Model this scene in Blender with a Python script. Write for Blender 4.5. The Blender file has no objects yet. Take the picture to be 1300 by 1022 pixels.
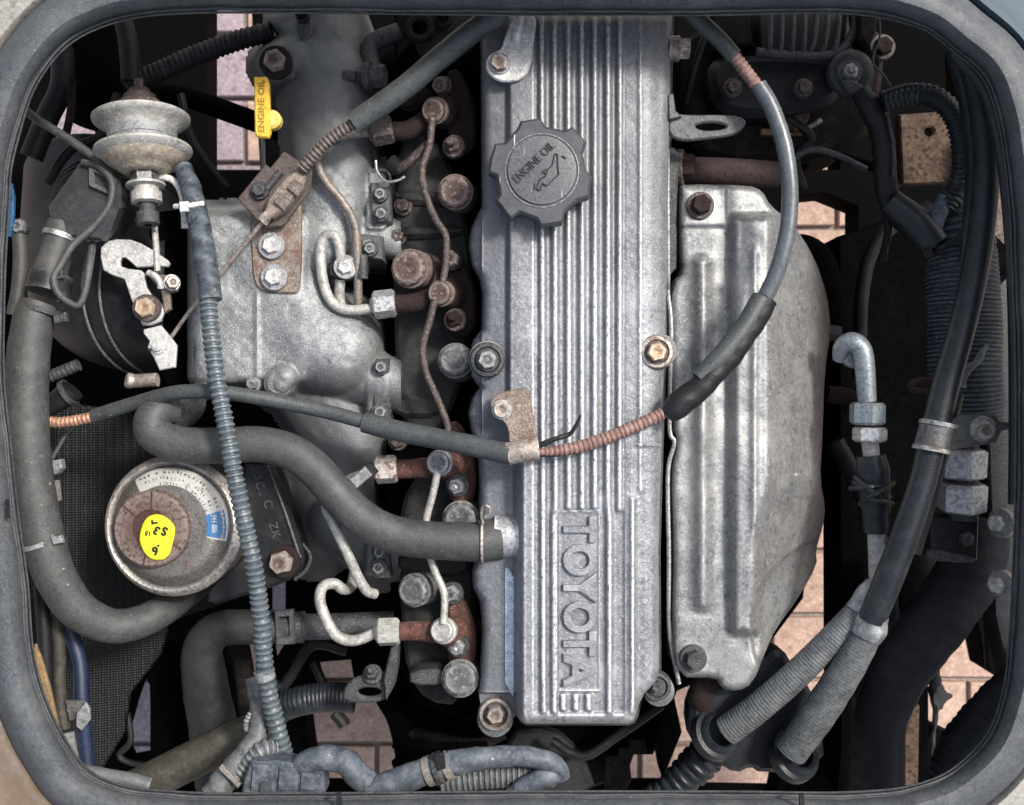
import bpy, math, random
import numpy as np
from mathutils import Vector, noise
from mathutils.geometry import tessellate_polygon
random.seed(7)
rng = np.random.default_rng(7)
SC = bpy.context.scene
COL = SC.collection
# ---------------------------------------------------------------- camera, sky, sun
S = 0.0006            # one unit = 0.6 mm
D = 1300.0            # height of the lens above the rocker cover, in units
cam = bpy.data.cameras.new('camera'); camo = bpy.data.objects.new('camera', cam); COL.objects.link(camo)
camo.location = (0, 0, D*S); cam.lens = 36.0; cam.sensor_width = 36.0
cam.dof.use_dof = True; cam.dof.focus_distance = 0.80; cam.dof.aperture_fstop = 11
cam.clip_start = 0.01; cam.clip_end = 100
SC.camera = camo
SUN_EL, SUN_AZ = 52, 35       # azimuth counted from +x (picture right) towards +y (picture top)
w = bpy.data.worlds.new("World"); SC.world = w; w.use_nodes = True
nt = w.node_tree; bg = nt.nodes['Background']
sky = nt.nodes.new('ShaderNodeTexSky'); sky.sky_type = 'NISHITA'; sky.sun_disc = False
sky.sun_elevation = math.radians(SUN_EL); sky.sun_rotation = math.radians(90-SUN_AZ)
sky.dust_density = 4; sky.air_density = 1.0
hs = nt.nodes.new('ShaderNodeHueSaturation'); hs.inputs['Saturation'].default_value = .62
nt.links.new(sky.outputs[0], hs.inputs['Color']); nt.links.new(hs.outputs[0], bg.inputs[0]); bg.inputs[1].default_value = 0.13
sl = bpy.data.lights.new('sun', 'SUN'); sl.energy = 2.3; sl.angle = math.radians(9); sl.color = (1, .96, .9)
so = bpy.data.objects.new('sun', sl); COL.objects.link(so)
sd = Vector((math.cos(math.radians(SUN_EL))*math.cos(math.radians(SUN_AZ)), math.cos(math.radians(SUN_EL))*math.sin(math.radians(SUN_AZ)), math.sin(math.radians(SUN_EL))))
so.rotation_euler = sd.to_track_quat('Z', 'Y').to_euler(); so.location = (1, 1, 3)
SC.view_settings.view_transform = 'Standard'; SC.view_settings.look = 'None'; SC.view_settings.exposure = 0.8; SC.view_settings.gamma = 1

# ---------------------------------------------------------------- helpers
def k(z): return (D-z)/D
def P(x, y, z=0.0):
    f = k(z)*S
    return Vector(((x-650)*f, (511-y)*f, z*S))
def lin(h):
    h = h.lstrip('#'); o = []
    for i in (0, 2, 4):
        c = int(h[i:i+2], 16)/255; o.append(c/12.92 if c <= .04045 else ((c+.055)/1.055)**2.4)
    return (*o, 1)
def cr(v): return lin(v) if isinstance(v, str) else (*v, 1)
MATS = {}
def mat(name, col, rough=.5, metal=0, col2=None, ms=60, sp=None, spt=.62, sps=700, rust=None, rt=.55, rs=90, bump=.15, bs=600, edge=None, es=1.0, weave=0, spec=.5, dust=None, dt=.5, clear=0, stretch=None, scratch=0):
    m = bpy.data.materials.new(name); m.use_nodes = True; n = m.node_tree.nodes; L = m.node_tree.links
    b = n['Principled BSDF']; b.inputs['Roughness'].default_value = rough; b.inputs['Metallic'].default_value = metal
    b.inputs['Specular IOR Level'].default_value = spec
    if clear: b.inputs['Coat Weight'].default_value = clear
    tc = n.new('ShaderNodeTexCoord'); oi = n.new('ShaderNodeObjectInfo'); va = n.new('ShaderNodeVectorMath'); va.operation = 'ADD'
    L.new(tc.outputs['Object'], va.inputs[0]); L.new(oi.outputs['Random'], va.inputs[1]); vec = va.outputs[0]
    if stretch:
        mp = n.new('ShaderNodeMapping'); mp.inputs['Scale'].default_value = stretch; L.new(vec, mp.inputs[0]); vec = mp.outputs[0]
    def ns(scale, det=4, ro=.6, v=None):
        t = n.new('ShaderNodeTexNoise'); t.inputs['Scale'].default_value = scale; t.inputs['Detail'].default_value = det
        t.inputs['Roughness'].default_value = ro; L.new(v or vec, t.inputs['Vector']); return t.outputs['Fac']
    def ramp(f, a, c):
        r = n.new('ShaderNodeMapRange'); r.inputs[1].default_value = a; r.inputs[2].default_value = c; L.new(f, r.inputs[0]); return r.outputs[0]
    def mix(f, a, c):
        x = n.new('ShaderNodeMix'); x.data_type = 'RGBA'; L.new(f, x.inputs[0])
        for s_, i_ in ((a, 6), (c, 7)):
            if isinstance(s_, tuple): x.inputs[i_].default_value = s_
            else: L.new(s_, x.inputs[i_])
        return x.outputs[2]
    c1 = cr(col); c2 = cr(col2) if col2 else tuple(v*.6 for v in c1[:3])+(1,)
    c = mix(ramp(ns(ms, 6), .35, .65), c1, c2)
    fine = ns(bs, 3)
    if bump:
        c = mix(ramp(fine, .5, .72), c, tuple(min(1, v*1.4) for v in c1[:3])+(1,)); c = mix(ramp(ns(bs*.45, 5, .7), .5, .32), c, tuple(v*.68 for v in c2[:3])+(1,))
    rm = None
    if edge:
        g = n.new('ShaderNodeNewGeometry'); pt = ramp(g.outputs['Pointiness'], .5+.02/es, .5+.10/es)
        mm = n.new('ShaderNodeMath'); mm.operation = 'MULTIPLY'; L.new(pt, mm.inputs[0]); L.new(ramp(ns(bs*.6, 3), .3, .55), mm.inputs[1])
        c = mix(mm.outputs[0], c, cr(edge))
    if dust:
        c = mix(ramp(ns(ms*2.3, 7, .7), dt, dt+.22), c, cr(dust))
    if rust:
        rm = ramp(ns(rs, 8, .72), rt, rt+.1); c = mix(rm, c, cr(rust))
    if sp:
        sm_ = ramp(ns(sps, 2, .5), spt, spt+.06); c = mix(sm_, c, cr(sp))
    if scratch:
        mp2 = n.new('ShaderNodeMapping'); mp2.inputs['Scale'].default_value = (1, .06, 1); mp2.inputs['Rotation'].default_value = (0, 0, .5); L.new(vec, mp2.inputs[0])
        c = mix(ramp(ns(500, 2, .5, mp2.outputs[0]), .7, .74), c, (.5, .5, .5, 1))
    L.new(c, b.inputs['Base Color'])
    if metal:
        r = n.new('ShaderNodeMapRange'); r.inputs[3].default_value = max(.1, rough-.12); r.inputs[4].default_value = min(1, rough+.2); L.new(fine, r.inputs[0]); L.new(r.outputs[0], b.inputs['Roughness'])
        if rm:
            q = n.new('ShaderNodeMapRange'); q.inputs[3].default_value = metal; q.inputs[4].default_value = 0; L.new(rm, q.inputs[0]); L.new(q.outputs[0], b.inputs['Metallic'])
    if bump or weave:
        bp = n.new('ShaderNodeBump'); bp.inputs['Distance'].default_value = .0006; bp.inputs['Strength'].default_value = min(1, bump*2)
        h = fine
        if weave:
            bp.inputs['Strength'].default_value = 1; bp.inputs['Distance'].default_value = .0012
            v = n.new('ShaderNodeTexVoronoi'); v.inputs['Scale'].default_value = weave; v.inputs['Randomness'].default_value = .15; L.new(vec, v.inputs['Vector'])
            h = v.outputs['Distance']
        L.new(h, bp.inputs['Height']); L.new(bp.outputs[0], b.inputs['Normal'])
    MATS[name] = m
    return m

WORG = {}
WM = {'zinc': 'steel', 'rust_head': 'rust_dark', 'tan_steel': 'steel', 'brass': 'pipe_rusty', 'grey_head': 'cast_dull', 'rust_dark': 'pipe_rusty', 'steel': 'cast_dull', 'pipe_steel': 'cast_dull'}
def tag(o, label=None, cat=None, group=None, kind=None):
    if label: o['label'] = label
    if cat: o['category'] = cat
    if group: o['group'] = group
    if kind: o['kind'] = kind
    return o
def thing(name, label, cat, at, group=None):
    o = bpy.data.objects.new(name, None); COL.objects.link(o); o.empty_display_size = .01
    p = P(*at); o.location = p; WORG[o.name] = p
    return tag(o, label, cat, group)
class MB:
    def __init__(s): s.v = []; s.f = []; s.wash = None
    def add(s, v, f):
        o = len(s.v); s.v += [tuple(a) for a in v]; s.f += [tuple(i+o for i in g) for g in f]; return s
    # surface of revolution: c world point, axis world direction, prof [(t, r)] in units
    def lathe(s, c, axis, prof, n=24, sc=1, phase=0, wob=0):
        a = Vector(axis).normalized(); u = a.orthogonal().normalized() if abs(a.z) < .9 else Vector((1, 0, 0)); u = (u-a*u.dot(a)).normalized(); q = a.cross(u)
        v = []; f = []; rings = []
        for t, r in prof:
            cc = c+a*(t*sc*S)
            if r <= 0: rings.append([len(v)]); v.append(cc)
            else:
                rings.append(list(range(len(v), len(v)+n)))
                for i in range(n):
                    an = phase+2*math.pi*i/n; rr = r*sc*S*(1+(wob*math.sin(3*an+t) if wob else 0)); v.append(cc+(u*math.cos(an)+q*math.sin(an))*rr)
        for A, B in zip(rings, rings[1:]):
            if len(A) == 1 and len(B) == 1: continue
            for i in range(n):
                j = (i+1) % n
                if len(A) == 1: f.append((A[0], B[j], B[i]))
                elif len(B) == 1: f.append((A[i], A[j], B[0]))
                else: f.append((A[i], A[j], B[j], B[i]))
        return s.add(v, f)
    def tube(s, pts, r=None, n=16, step=3.0, mod=None, flat=1, cap=True, smooth=True):
        P4 = [(p[0], p[1], p[2], p[3] if len(p) > 3 else r) for p in pts]
        out = []
        A = np.array(P4, float)
        if smooth and len(A) > 2: ext = np.vstack([2*A[0]-A[1], A, 2*A[-1]-A[-2]])
        for i in range(len(A)-1):
            L_ = np.linalg.norm(A[i+1][:3]-A[i][:3]); m_ = max(1, int(L_/step))
            for j in range(m_):
                t = j/m_
                if smooth and len(A) > 2:
                    p0, p1, p2, p3 = ext[i], ext[i+1], ext[i+2], ext[i+3]
                    out.append(.5*((2*p1)+(-p0+p2)*t+(2*p0-5*p1+4*p2-p3)*t*t+(-p0+3*p1-3*p2+p3)*t**3))
                else: out.append(A[i]*(1-t)+A[i+1]*t)
        out.append(A[-1])
        W = [P(*o[:3]) for o in out]; R = [o[3]*k(o[2])*S for o in out]
        if mod is True: mod = None
        T = [(W[min(i+1, len(W)-1)]-W[max(i-1, 0)]).normalized() for i in range(len(W))]
        u = T[0].orthogonal().normalized(); z = Vector((0, 0, 1)); u = (z-T[0]*z.dot(T[0])) if abs(T[0].z) < .95 else u; u.normalize()
        v = []; f = []; arc = 0
        for i, c in enumerate(W):
            if i: arc += (np.linalg.norm(out[i][:3]-out[i-1][:3]))
            u = (u-T[i]*u.dot(T[i])).normalized(); q = T[i].cross(u)
            for j in range(n):
                an = 2*math.pi*j/n; rr = R[i]*(mod(arc, an) if mod else 1); v.append(c+u*(math.cos(an)*rr*flat)+q*(math.sin(an)*rr))
        for i in range(len(W)-1):
            for j in range(n):
                a = i*n+j; b = i*n+(j+1) % n; f.append((a, b, b+n, a+n))
        if cap: f.append(tuple(range(n-1, -1, -1))); f.append(tuple(range((len(W)-1)*n, len(W)*n)))
        return s.add(v, f)
    # flat piece with outline in picture plane at height z (number or function), thickness th, bevel bv
    def prism(s, loops, z, th, bv=1.5, round_=0):
        if not isinstance(loops[0][0], (tuple, list)): loops = [loops]
        loops = [sm(l, round_) if round_ else list(l) for l in loops]
        zf = z if callable(z) else (lambda x, y: z)
        v = []; f = []; tops = []; tris = []
        for li, l in enumerate(loops):
            ar = sum(l[i][0]*l[(i+1) % len(l)][1]-l[(i+1) % len(l)][0]*l[i][1] for i in range(len(l)))
            if (ar < 0) != (li > 0): l = l[::-1]
            m = len(l); o = len(v); W = [P(x, y, zf(x, y)) for x, y in l]
            nr = []
            for i in range(m):
                a = Vector((l[i][0]-l[i-1][0], l[i][1]-l[i-1][1])); b = Vector((l[(i+1) % m][0]-l[i][0], l[(i+1) % m][1]-l[i][1]))
                a = a.normalized() if a.length else b.normalized(); b = b.normalized() if b.length else a
                t = (a+b); t = t.normalized() if t.length > 1e-6 else a
                nr.append(Vector((-t.y, t.x)))           # inward in px space
            for w_, n_ in zip(W, nr): v.append(w_+Vector((n_.x, -n_.y, 0))*bv*S)
            for w_ in W: v.append(w_-Vector((0, 0, bv*S)))
            for w_ in W: v.append(w_-Vector((0, 0, th*S)))
            for i in range(m):
                j = (i+1) % m
                f.append((o+i, o+m+i, o+m+j, o+j)); f.append((o+m+i, o+2*m+i, o+2*m+j, o+m+j))
            tops.append((o, m))
        flatl = [[Vector((v[o+i][0], v[o+i][1], 0)) for i in range(m)] for o, m in tops]
        idx = [o+i for o, m in tops for i in range(m)]; idb = [o+2*m+i for o, m in tops for i in range(m)]
        for t in tessellate_polygon(flatl):
            a, b, c = [Vector(v[idx[i]]) for i in t]
            up = (b-a).cross(c-a).z > 0
            t = t if up else t[::-1]
            f.append(tuple(idx[i] for i in t)); f.append(tuple(idb[i] for i in t[::-1]))
        return s.add(v, f)
    def bolt(s, x, y, z, r, h=8, axis=(0, 0, 1), washer=1.35, ph=.3, stud=0, n=6):
        c = P(x, y, z); q = k(z)
        if washer:
            s.wash = s.wash or MB(); s.wash.lathe(c, axis, [(-6, r*washer), (1.5, r*washer), (2.5, r*washer*.95), (2.5, 0)], 28, q)
        s.lathe(c, axis, [(2, r), (h*.75, r), (h, r*.86), (h, r*.45), (h-1, r*.3), (h-1, 0)], n, q, ph)
        if stud: s.lathe(c, axis, [(h-2, r*.45), (h+stud, r*.45), (h+stud+1.5, r*.3), (h+stud+1.5, 0)], 16, q)
        return s
def sm(l, it=2):
    for _ in range(it):
        o = []
        for i in range(len(l)):
            a = l[i]; b = l[(i+1) % len(l)]
            o.append((a[0]*.75+b[0]*.25, a[1]*.75+b[1]*.25)); o.append((a[0]*.25+b[0]*.75, a[1]*.25+b[1]*.75))
        l = o
    return l
def emit(name, mb, m, parent=None, ang=35):
    V = [Vector(a) for a in mb.v]
    lo = Vector([min(a[i] for a in V) for i in range(3)]); hi = Vector([max(a[i] for a in V) for i in range(3)])
    c = Vector(((lo.x+hi.x)/2, (lo.y+hi.y)/2, lo.z))
    me = bpy.data.meshes.new(name); me.from_pydata([tuple(a-c) for a in V], [], mb.f)
    me.validate(); me.materials.append(MATS[m] if isinstance(m, str) else m)
    me.polygons.foreach_set('use_smooth', [True]*len(me.polygons)); me.update()
    me.set_sharp_from_angle(angle=math.radians(ang))
    o = bpy.data.objects.new(name, me); COL.objects.link(o); WORG[o.name] = c
    if parent: o.parent = parent; o.location = c-WORG[parent.name]
    else: o.location = c
    if mb.wash: emit('washer', mb.wash, WM.get(m, m), o)
    return o
def solo(name, mb, m, label, cat, group=None, kind=None): return tag(emit(name, mb, m), label, cat, group, kind)
def tubeobj(name, pts, r, m, label, cat, group=None, **kw): return solo(name, MB().tube(pts, r, **kw), m, label, cat, group)

def ring_mod(p, a, duty=.5):       # corrugated conduit
    return lambda s, an: 1-a+a*min(1, max(0, .5+1.6*math.sin(2*math.pi*s/p)))
def spiral_mod(p, a): return lambda s, an: 1-a+a*abs(math.sin(math.pi*(s/p)+an/2))**.6
def tape_mod(p, a): return lambda s, an: 1+a*(((s/p+an/6.283) % 1)-.5)+.02*math.sin(s*.21+2*an)
def rough_mod(a): return lambda s, an: 1+a*(math.sin(s*.11+an)+.6*math.sin(s*.27-2*an+1))
# height-field casting
def seg_d(X, Y, poly):
    d = np.full(X.shape, 1e9); bx = X.copy(); by = Y.copy(); m = len(poly)
    for i in range(m):
        ax, ay = poly[i]; cx, cy = poly[(i+1) % m]; dx, dy = cx-ax, cy-ay; L2 = dx*dx+dy*dy+1e-9
        t = np.clip(((X-ax)*dx+(Y-ay)*dy)/L2, 0, 1); px = ax+t*dx; py = ay+t*dy; e = np.hypot(X-px, Y-py)
        k_ = e < d; d[k_] = e[k_]; bx[k_] = px[k_]; by[k_] = py[k_]
    return d, bx, by
def inside(X, Y, poly):
    r = np.zeros(X.shape, bool); m = len(poly)
    for i in range(m):
        ax, ay = poly[i]; cx, cy = poly[(i+1) % m]
        if ay == cy: continue
        c = ((ay > Y) != (cy > Y)) & (X < (cx-ax)*(Y-ay)/(cy-ay)+ax); r ^= c
    return r
def HF(zf, outline=None, box=None, thr=None, cell=2.0, skirt=80, holes=()):
    if outline: x0 = min(p[0] for p in outline); x1 = max(p[0] for p in outline); y0 = min(p[1] for p in outline); y1 = max(p[1] for p in outline)
    else: x0, y0, x1, y1 = box
    xs = np.arange(x0-cell, x1+2*cell, cell); ys = np.arange(y0-cell, y1+2*cell, cell)
    X, Y = np.meshgrid(xs, ys); CX = (X[:-1, :-1]+cell/2); CY = (Y[:-1, :-1]+cell/2)
    if outline: keep = inside(CX, CY, outline)
    else: keep = zf(CX, CY, None) > thr
    for h in holes: keep &= ~inside(CX, CY, h)
    cnt = np.zeros(X.shape, int)
    for a, b in ((0, 0), (0, 1), (1, 0), (1, 1)): cnt[a:a+keep.shape[0], b:b+keep.shape[1]] += keep
    used = cnt > 0; border = used & (cnt < 4)
    dd = None
    if outline:
        dd, bx, by = seg_d(X, Y, outline); ins = inside(X, Y, outline)
        near = border & (dd < cell*1.5)
        X = np.where(near, bx, X); Y = np.where(near, by, Y); dd = np.where(near | ~ins, 0, dd)
        for h in holes:
            dh, hx, hy = seg_d(X, Y, h); nh = border & (dh < cell*1.5); X = np.where(nh, hx, X); Y = np.where(nh, hy, Y); dd = np.minimum(dd, np.where(nh, 0, dh))
    Z = zf(X, Y, dd)
    F = (D-Z)/D*S; WX = (X-650)*F; WY = (511-Y)*F; WZ = Z*S
    idx = -np.ones(X.shape, int); idx[used] = np.arange(used.sum())
    V = np.stack([WX[used], WY[used], WZ[used]], 1)
    f = []; ii, jj = np.nonzero(keep)
    H_, W_ = keep.shape
    bot = {}; extra = []
    def bv(i, j):
        if (i, j) not in bot: bot[(i, j)] = len(V)+len(extra); extra.append((WX[i, j], WY[i, j], WZ[i, j]-skirt*S))
        return bot[(i, j)]
    for i, j in zip(ii, jj):
        a, b, c, d = idx[i, j], idx[i, j+1], idx[i+1, j+1], idx[i+1, j]
        f.append((a, d, c, b))
        for (di, dj, p, q) in ((-1, 0, (i, j+1), (i, j)), (1, 0, (i+1, j), (i+1, j+1)), (0, -1, (i, j), (i+1, j)), (0, 1, (i+1, j+1), (i, j+1))):
            n_i, n_j = i+di, j+dj
            if not (0 <= n_i < H_ and 0 <= n_j < W_ and keep[n_i, n_j]):
                f.append((idx[p], bv(*p), bv(*q), idx[q])[::-1])
    mb = MB(); mb.v = [tuple(v) for v in V]+extra; mb.f = [tuple(int(q) for q in g) for g in f]
    return mb
def ss(a, b, x): t = np.clip((x-a)/(b-a), 0, 1); return t*t*(3-2*t)
def rim_round(d, w_, h): t = 1-np.clip(d/w_, 0, 1); return -h*(1-np.sqrt(np.maximum(0, 1-t*t)))
def vnoise(X, Y, s, a):
    n1 = rng.normal(size=(64, 64)); xi = (X/s) % 63; yi = (Y/s) % 63; x0 = xi.astype(int); y0 = yi.astype(int); fx = xi-x0; fy = yi-y0
    fx = fx*fx*(3-2*fx); fy = fy*fy*(3-2*fy)
    return a*((n1[y0, x0]*(1-fx)+n1[y0, (x0+1) % 64]*fx)*(1-fy)+(n1[(y0+1) % 64, x0]*(1-fx)+n1[(y0+1) % 64, (x0+1) % 64]*fx)*fy)
def text_mb(mb, s, size, x, y, z, rot=0, ext=1.5, off=0, sx=1, bev=0, spacing=1):
    cu = bpy.data.curves.new('t', 'FONT'); cu.body = s; cu.size = 1; cu.extrude = ext/size; cu.offset = off; cu.align_x = 'CENTER'; cu.align_y = 'CENTER'; cu.bevel_depth = bev; cu.bevel_resolution = 1; cu.resolution_u = 4; cu.space_character = spacing
    o = bpy.data.objects.new('t', cu); me = bpy.data.meshes.new_from_object(o); q = k(z)*S*size; c = P(x, y, z); r = math.radians(rot)
    v = []
    for a in me.vertices:
        px, py = a.co.x*sx, a.co.y
        v.append((c.x+(px*math.cos(r)-py*math.sin(r))*q, c.y+(px*math.sin(r)+py*math.cos(r))*q, c.z+a.co.z*size*S))
    mb.add(v, [tuple(p.vertices) for p in me.polygons]); bpy.data.objects.remove(o); bpy.data.curves.remove(cu); bpy.data.meshes.remove(me)
    return mb
def circ(x, y, r, n=20, a0=0, a1=360, ry=None): return [(x+r*math.cos(math.radians(a0+(a1-a0)*i/n)), y+(ry or r)*math.sin(math.radians(a0+(a1-a0)*i/n))) for i in range(n if a1-a0 == 360 else n+1)]

# ---------------------------------------------------------------- materials
mat('cover_aluminium', (.235, .242, .255), .47, .4, (.165, .17, .183), 14, sp=(.44, .45, .47), spt=.64, sps=560, bump=.3, bs=600, edge=(.78, .80, .82), es=2.4, dust=(.36, .365, .38), dt=.5, rust=(.15, .145, .14), rt=.6, rs=26)
mat('cast_grey', (.15, .16, .168), .5, .5, (.09, .097, .105), 24, sp=(.32, .33, .34), spt=.62, sps=700, bump=.5, bs=800, edge=(.42, .42, .42), dust=(.13, .135, .14), dt=.45)
mat('cast_dull', (.07, .073, .077), .6, .35, (.038, .04, .042), 35, sp=(.18, .18, .18), spt=.64, sps=600, bump=.5, bs=600, dust=(.10, .095, .085))
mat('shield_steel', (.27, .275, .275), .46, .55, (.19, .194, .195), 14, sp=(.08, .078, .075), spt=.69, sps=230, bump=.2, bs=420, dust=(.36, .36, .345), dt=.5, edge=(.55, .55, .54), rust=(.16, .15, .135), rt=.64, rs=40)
mat('zinc', (.58, .58, .56), .45, .4, (.42, .41, .39), 60, bump=.25, bs=500, rust=(.26, .2, .14), rt=.62)
mat('steel', (.25, .25, .245), .45, .7, (.14, .14, .138), 70, bump=.35, bs=500, rust=(.09, .06, .045), rt=.6, edge=(.55, .55, .55))
mat('tan_steel', (.27, .225, .185), .5, .5, (.16, .13, .105), 60, bump=.4, bs=500, rust=(.13, .07, .05), rt=.52, edge=(.55, .5, .46))
mat('pipe_steel', (.21, .175, .15), .5, .45, (.13, .105, .09), 90, bump=.3, bs=450, rust=(.12, .075, .055), rt=.56, edge=(.4, .36, .32))
mat('pipe_pale', (.44, .43, .40), .5, .25, (.30, .29, .265), 90, bump=.3, bs=450, rust=(.22, .165, .125), rt=.6)
mat('pipe_rusty', (.105, .08, .073), .6, .3, (.06, .046, .042), 90, bump=.5, bs=400, sp=(.2, .155, .14), spt=.6, sps=400)
mat('rust', (.105, .045, .032), .85, .1, (.05, .024, .02), 80, bump=.6, bs=420, sp=(.2, .105, .08), spt=.62, sps=350)
mat('rust_dark', (.028, .016, .015), .85, .1, (.016, .011, .010), 80, bump=.6, bs=420, spec=.3)
mat('rust_head', (.13, .085, .072), .7, .3, (.08, .05, .045), 120, bump=.45, bs=380, sp=(.25, .2, .17), spt=.6, sps=300, edge=(.35, .3, .27))
mat('grey_head', (.12, .12, .12), .6, .45, (.07, .07, .068), 120, bump=.45, bs=380, sp=(.24, .24, .235), spt=.6, sps=300, edge=(.35, .35, .35))
mat('copper', (.62, .36, .24), .45, .5, (.42, .22, .15), 120, bump=.2, rust=(.16, .1, .08), rt=.6)
mat('coil_pink', (.27, .165, .14), .6, .2, (.18, .10, .085), 120, bump=.3, rust=(.10, .06, .05), rt=.6)
mat('coil_brown', (.12, .095, .085), .6, .4, (.065, .05, .045), 120, bump=.3, edge=(.3, .26, .24))
mat('rubber_seal', (.075, .082, .09), .6, 0, (.052, .056, .062), 14, sp=(.2, .2, .2), spt=.7, sps=420, bump=.3, bs=700, dust=(.125, .13, .13), dt=.5)
mat('rubber_grey', (.056, .057, .056), .58, 0, (.038, .039, .039), 22, bump=.2, bs=700, sp=(.2, .2, .19), spt=.72, sps=240, dust=(.085, .085, .082), dt=.52)
mat('sheath_grey', (.062, .068, .068), .5, 0, (.042, .046, .047), 50, bump=.15, bs=700, sp=(.2, .2, .19), spt=.72, sps=300)
mat('sheath_blue', (.10, .112, .122), .36, 0, (.07, .08, .088), 40, bump=.12, bs=700, clear=.25, sp=(.24, .24, .24), spt=.72, sps=260)
mat('rubber_black', (.013, .0135, .015), .5, 0, (.008, .008, .009), 30, bump=.2, bs=500, sp=(.06, .06, .06), spt=.74, sps=260, spec=.3)
mat('rubber_blue', (.016, .0195, .0245), .4, 0, (.010, .0125, .016), 22, bump=.2, bs=500, sp=(.09, .10, .11), spt=.74, sps=200, dust=(.036, .04, .046), dt=.52, spec=.4)
mat('plastic_black', (.014, .015, .0165), .42, 0, (.009, .0095, .011), 30, bump=.15, bs=700, dust=(.032, .032, .032), dt=.5, edge=(.12, .12, .12), spec=.3)
mat('cap_black', (.042, .045, .052), .5, 0, (.032, .034, .04), 30, bump=.2, bs=800, edge=(.2, .2, .21), es=1.6, dust=(.065, .068, .074), scratch=1)
mat('cap_print', (.03, .031, .034), .6, 0, bump=0)
mat('conduit_blue', (.066, .082, .094), .4, 0, (.045, .057, .066), 40, bump=.15, bs=500, edge=(.17, .2, .215), es=1.1, dust=(.09, .098, .10), dt=.55)
mat('conduit_grey', (.08, .088, .094), .5, 0, (.05, .055, .06), 40, bump=.2, bs=500, edge=(.25, .26, .27))
mat('loom_blue', (.07, .084, .104), .62, 0, (.04, .049, .062), 40, bump=.45, bs=300, dust=(.15, .165, .185), dt=.46, sp=(.28, .3, .32), spt=.7, sps=260)
mat('hose_taped', (.09, .097, .10), .6, 0, (.055, .06, .064), 30, bump=.5, bs=300, edge=(.2, .21, .215), dust=(.15, .155, .16), dt=.5)
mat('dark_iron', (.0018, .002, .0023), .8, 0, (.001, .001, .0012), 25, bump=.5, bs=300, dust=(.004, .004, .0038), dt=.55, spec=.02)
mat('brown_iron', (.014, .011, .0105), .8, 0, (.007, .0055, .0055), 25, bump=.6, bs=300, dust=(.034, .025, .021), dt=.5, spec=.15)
mat('sheet_duct_black', (.0018, .0018, .002), .9, 0, (.002, .002, .0022), 20, bump=.3, spec=.05)
mat('woven_black', (.0035, .004, .0047), .5, 0, (.0022, .0026, .003), 20, weave=430, bump=.5, spec=.3)
mat('yellow_plastic', (.78, .47, .05), .5, 0, (.6, .35, .035), 50, bump=.1, edge=(.85, .7, .3), dust=(.5, .33, .09), dt=.6)
mat('yellow_ink', (.35, .22, .03), .6, 0, bump=0)
mat('brown_cap', (.06, .024, .02), .6, 0, (.042, .018, .015), 60, bump=.25, dust=(.085, .045, .038), dt=.62, edge=(.3, .25, .22))
mat('paint_yellow', (.85, .83, .02), .6, 0, (.8, .78, .02), 50, bump=.05)
mat('label_white', (.46, .46, .43), .5, 0, (.36, .355, .33), 80, bump=0, rust=(.17, .13, .10), rt=.56)
mat('label_blue', (.03, .14, .32), .5, 0, (.03, .12, .28), 80, bump=0)
mat('ink_dark', (.07, .065, .06), .6, 0, bump=0)
mat('ink_white', (.6, .66, .7), .5, 0, bump=0)
mat('ink_black', (.01, .01, .01), .6, 0, bump=0)
mat('canister', (.18, .17, .155), .4, .6, (.11, .10, .092), 30, bump=.3, rust=(.10, .058, .045), rt=.56, rs=120, edge=(.55, .52, .48), es=1.6, dust=(.24, .225, .2), dt=.52)
mat('foil_label', (.55, .64, .72), .4, .2, (.34, .42, .52), 90, bump=.1, dust=(.25, .3, .36), dt=.56)
mat('white_plastic', (.66, .66, .63), .5, 0, (.5, .5, .47), 80, bump=.1)
mat('clip_grey', (.26, .27, .275), .5, .2, (.17, .175, .18), 80, bump=.3)
mat('clip_tan', (.24, .215, .19), .6, .1, (.15, .135, .12), 80, bump=.3)
mat('body_paint', (.10, .125, .145), .45, .1, (.07, .09, .105), 8, bump=.2, bs=400, dust=(.2, .19, .175), dt=.5, rust=(.20, .13, .085), rt=.6, rs=14)
mat('lip_metal', (.12, .125, .125), .55, .1, (.07, .075, .075), 40, bump=.2)
mat('blue_cable', (.012, .024, .06), .5, 0, (.008, .014, .035), 30, bump=.2)
mat('blue_paint', (.03, .11, .24), .4, 0, bump=.05)
mat('olive_tube', (.05, .046, .034), .6, .1, (.028, .027, .021), 30, bump=.4, dust=(.10, .092, .075))
mat('tan_plastic', (.26, .17, .08), .7, 0, (.16, .105, .05), 40, bump=.3)
mat('ochre_iron', (.095, .062, .04), .85, 0, (.055, .036, .026), 60, bump=.8, bs=260, sp=(.03, .02, .015), spt=.56, sps=240, spec=.3)
mat('brass', (.38, .26, .17), .5, .4, (.25, .16, .10), 80, bump=.3, rust=(.12, .07, .045), rt=.56, edge=(.6, .48, .36))
mat('sponge', (.2, .16, .15), .9, 0, (.05, .04, .04), 500, bump=1, bs=400)
mat('paver_salmon', (.44, .305, .24), .9, 0, (.36, .24, .185), 10, bump=.4, bs=200, sp=(.27, .185, .14), spt=.64, sps=160, dust=(.31, .22, .175), dt=.5)
mat('paver_shaded', (.31, .25, .27), .9, 0, (.24, .19, .21), 10, bump=.4, bs=200, sp=(.19, .16, .17), spt=.64, sps=160)  # same paver, with the dim mauve of shade put into its colour
mat('mortar', (.30, .25, .22), .95, 0, (.24, .2, .18), 10, bump=.5, bs=200)
mat('exhaust_pink', (.05, .031, .031), .75, .2, (.026, .017, .018), 50, bump=.5, spec=.3)
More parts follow.
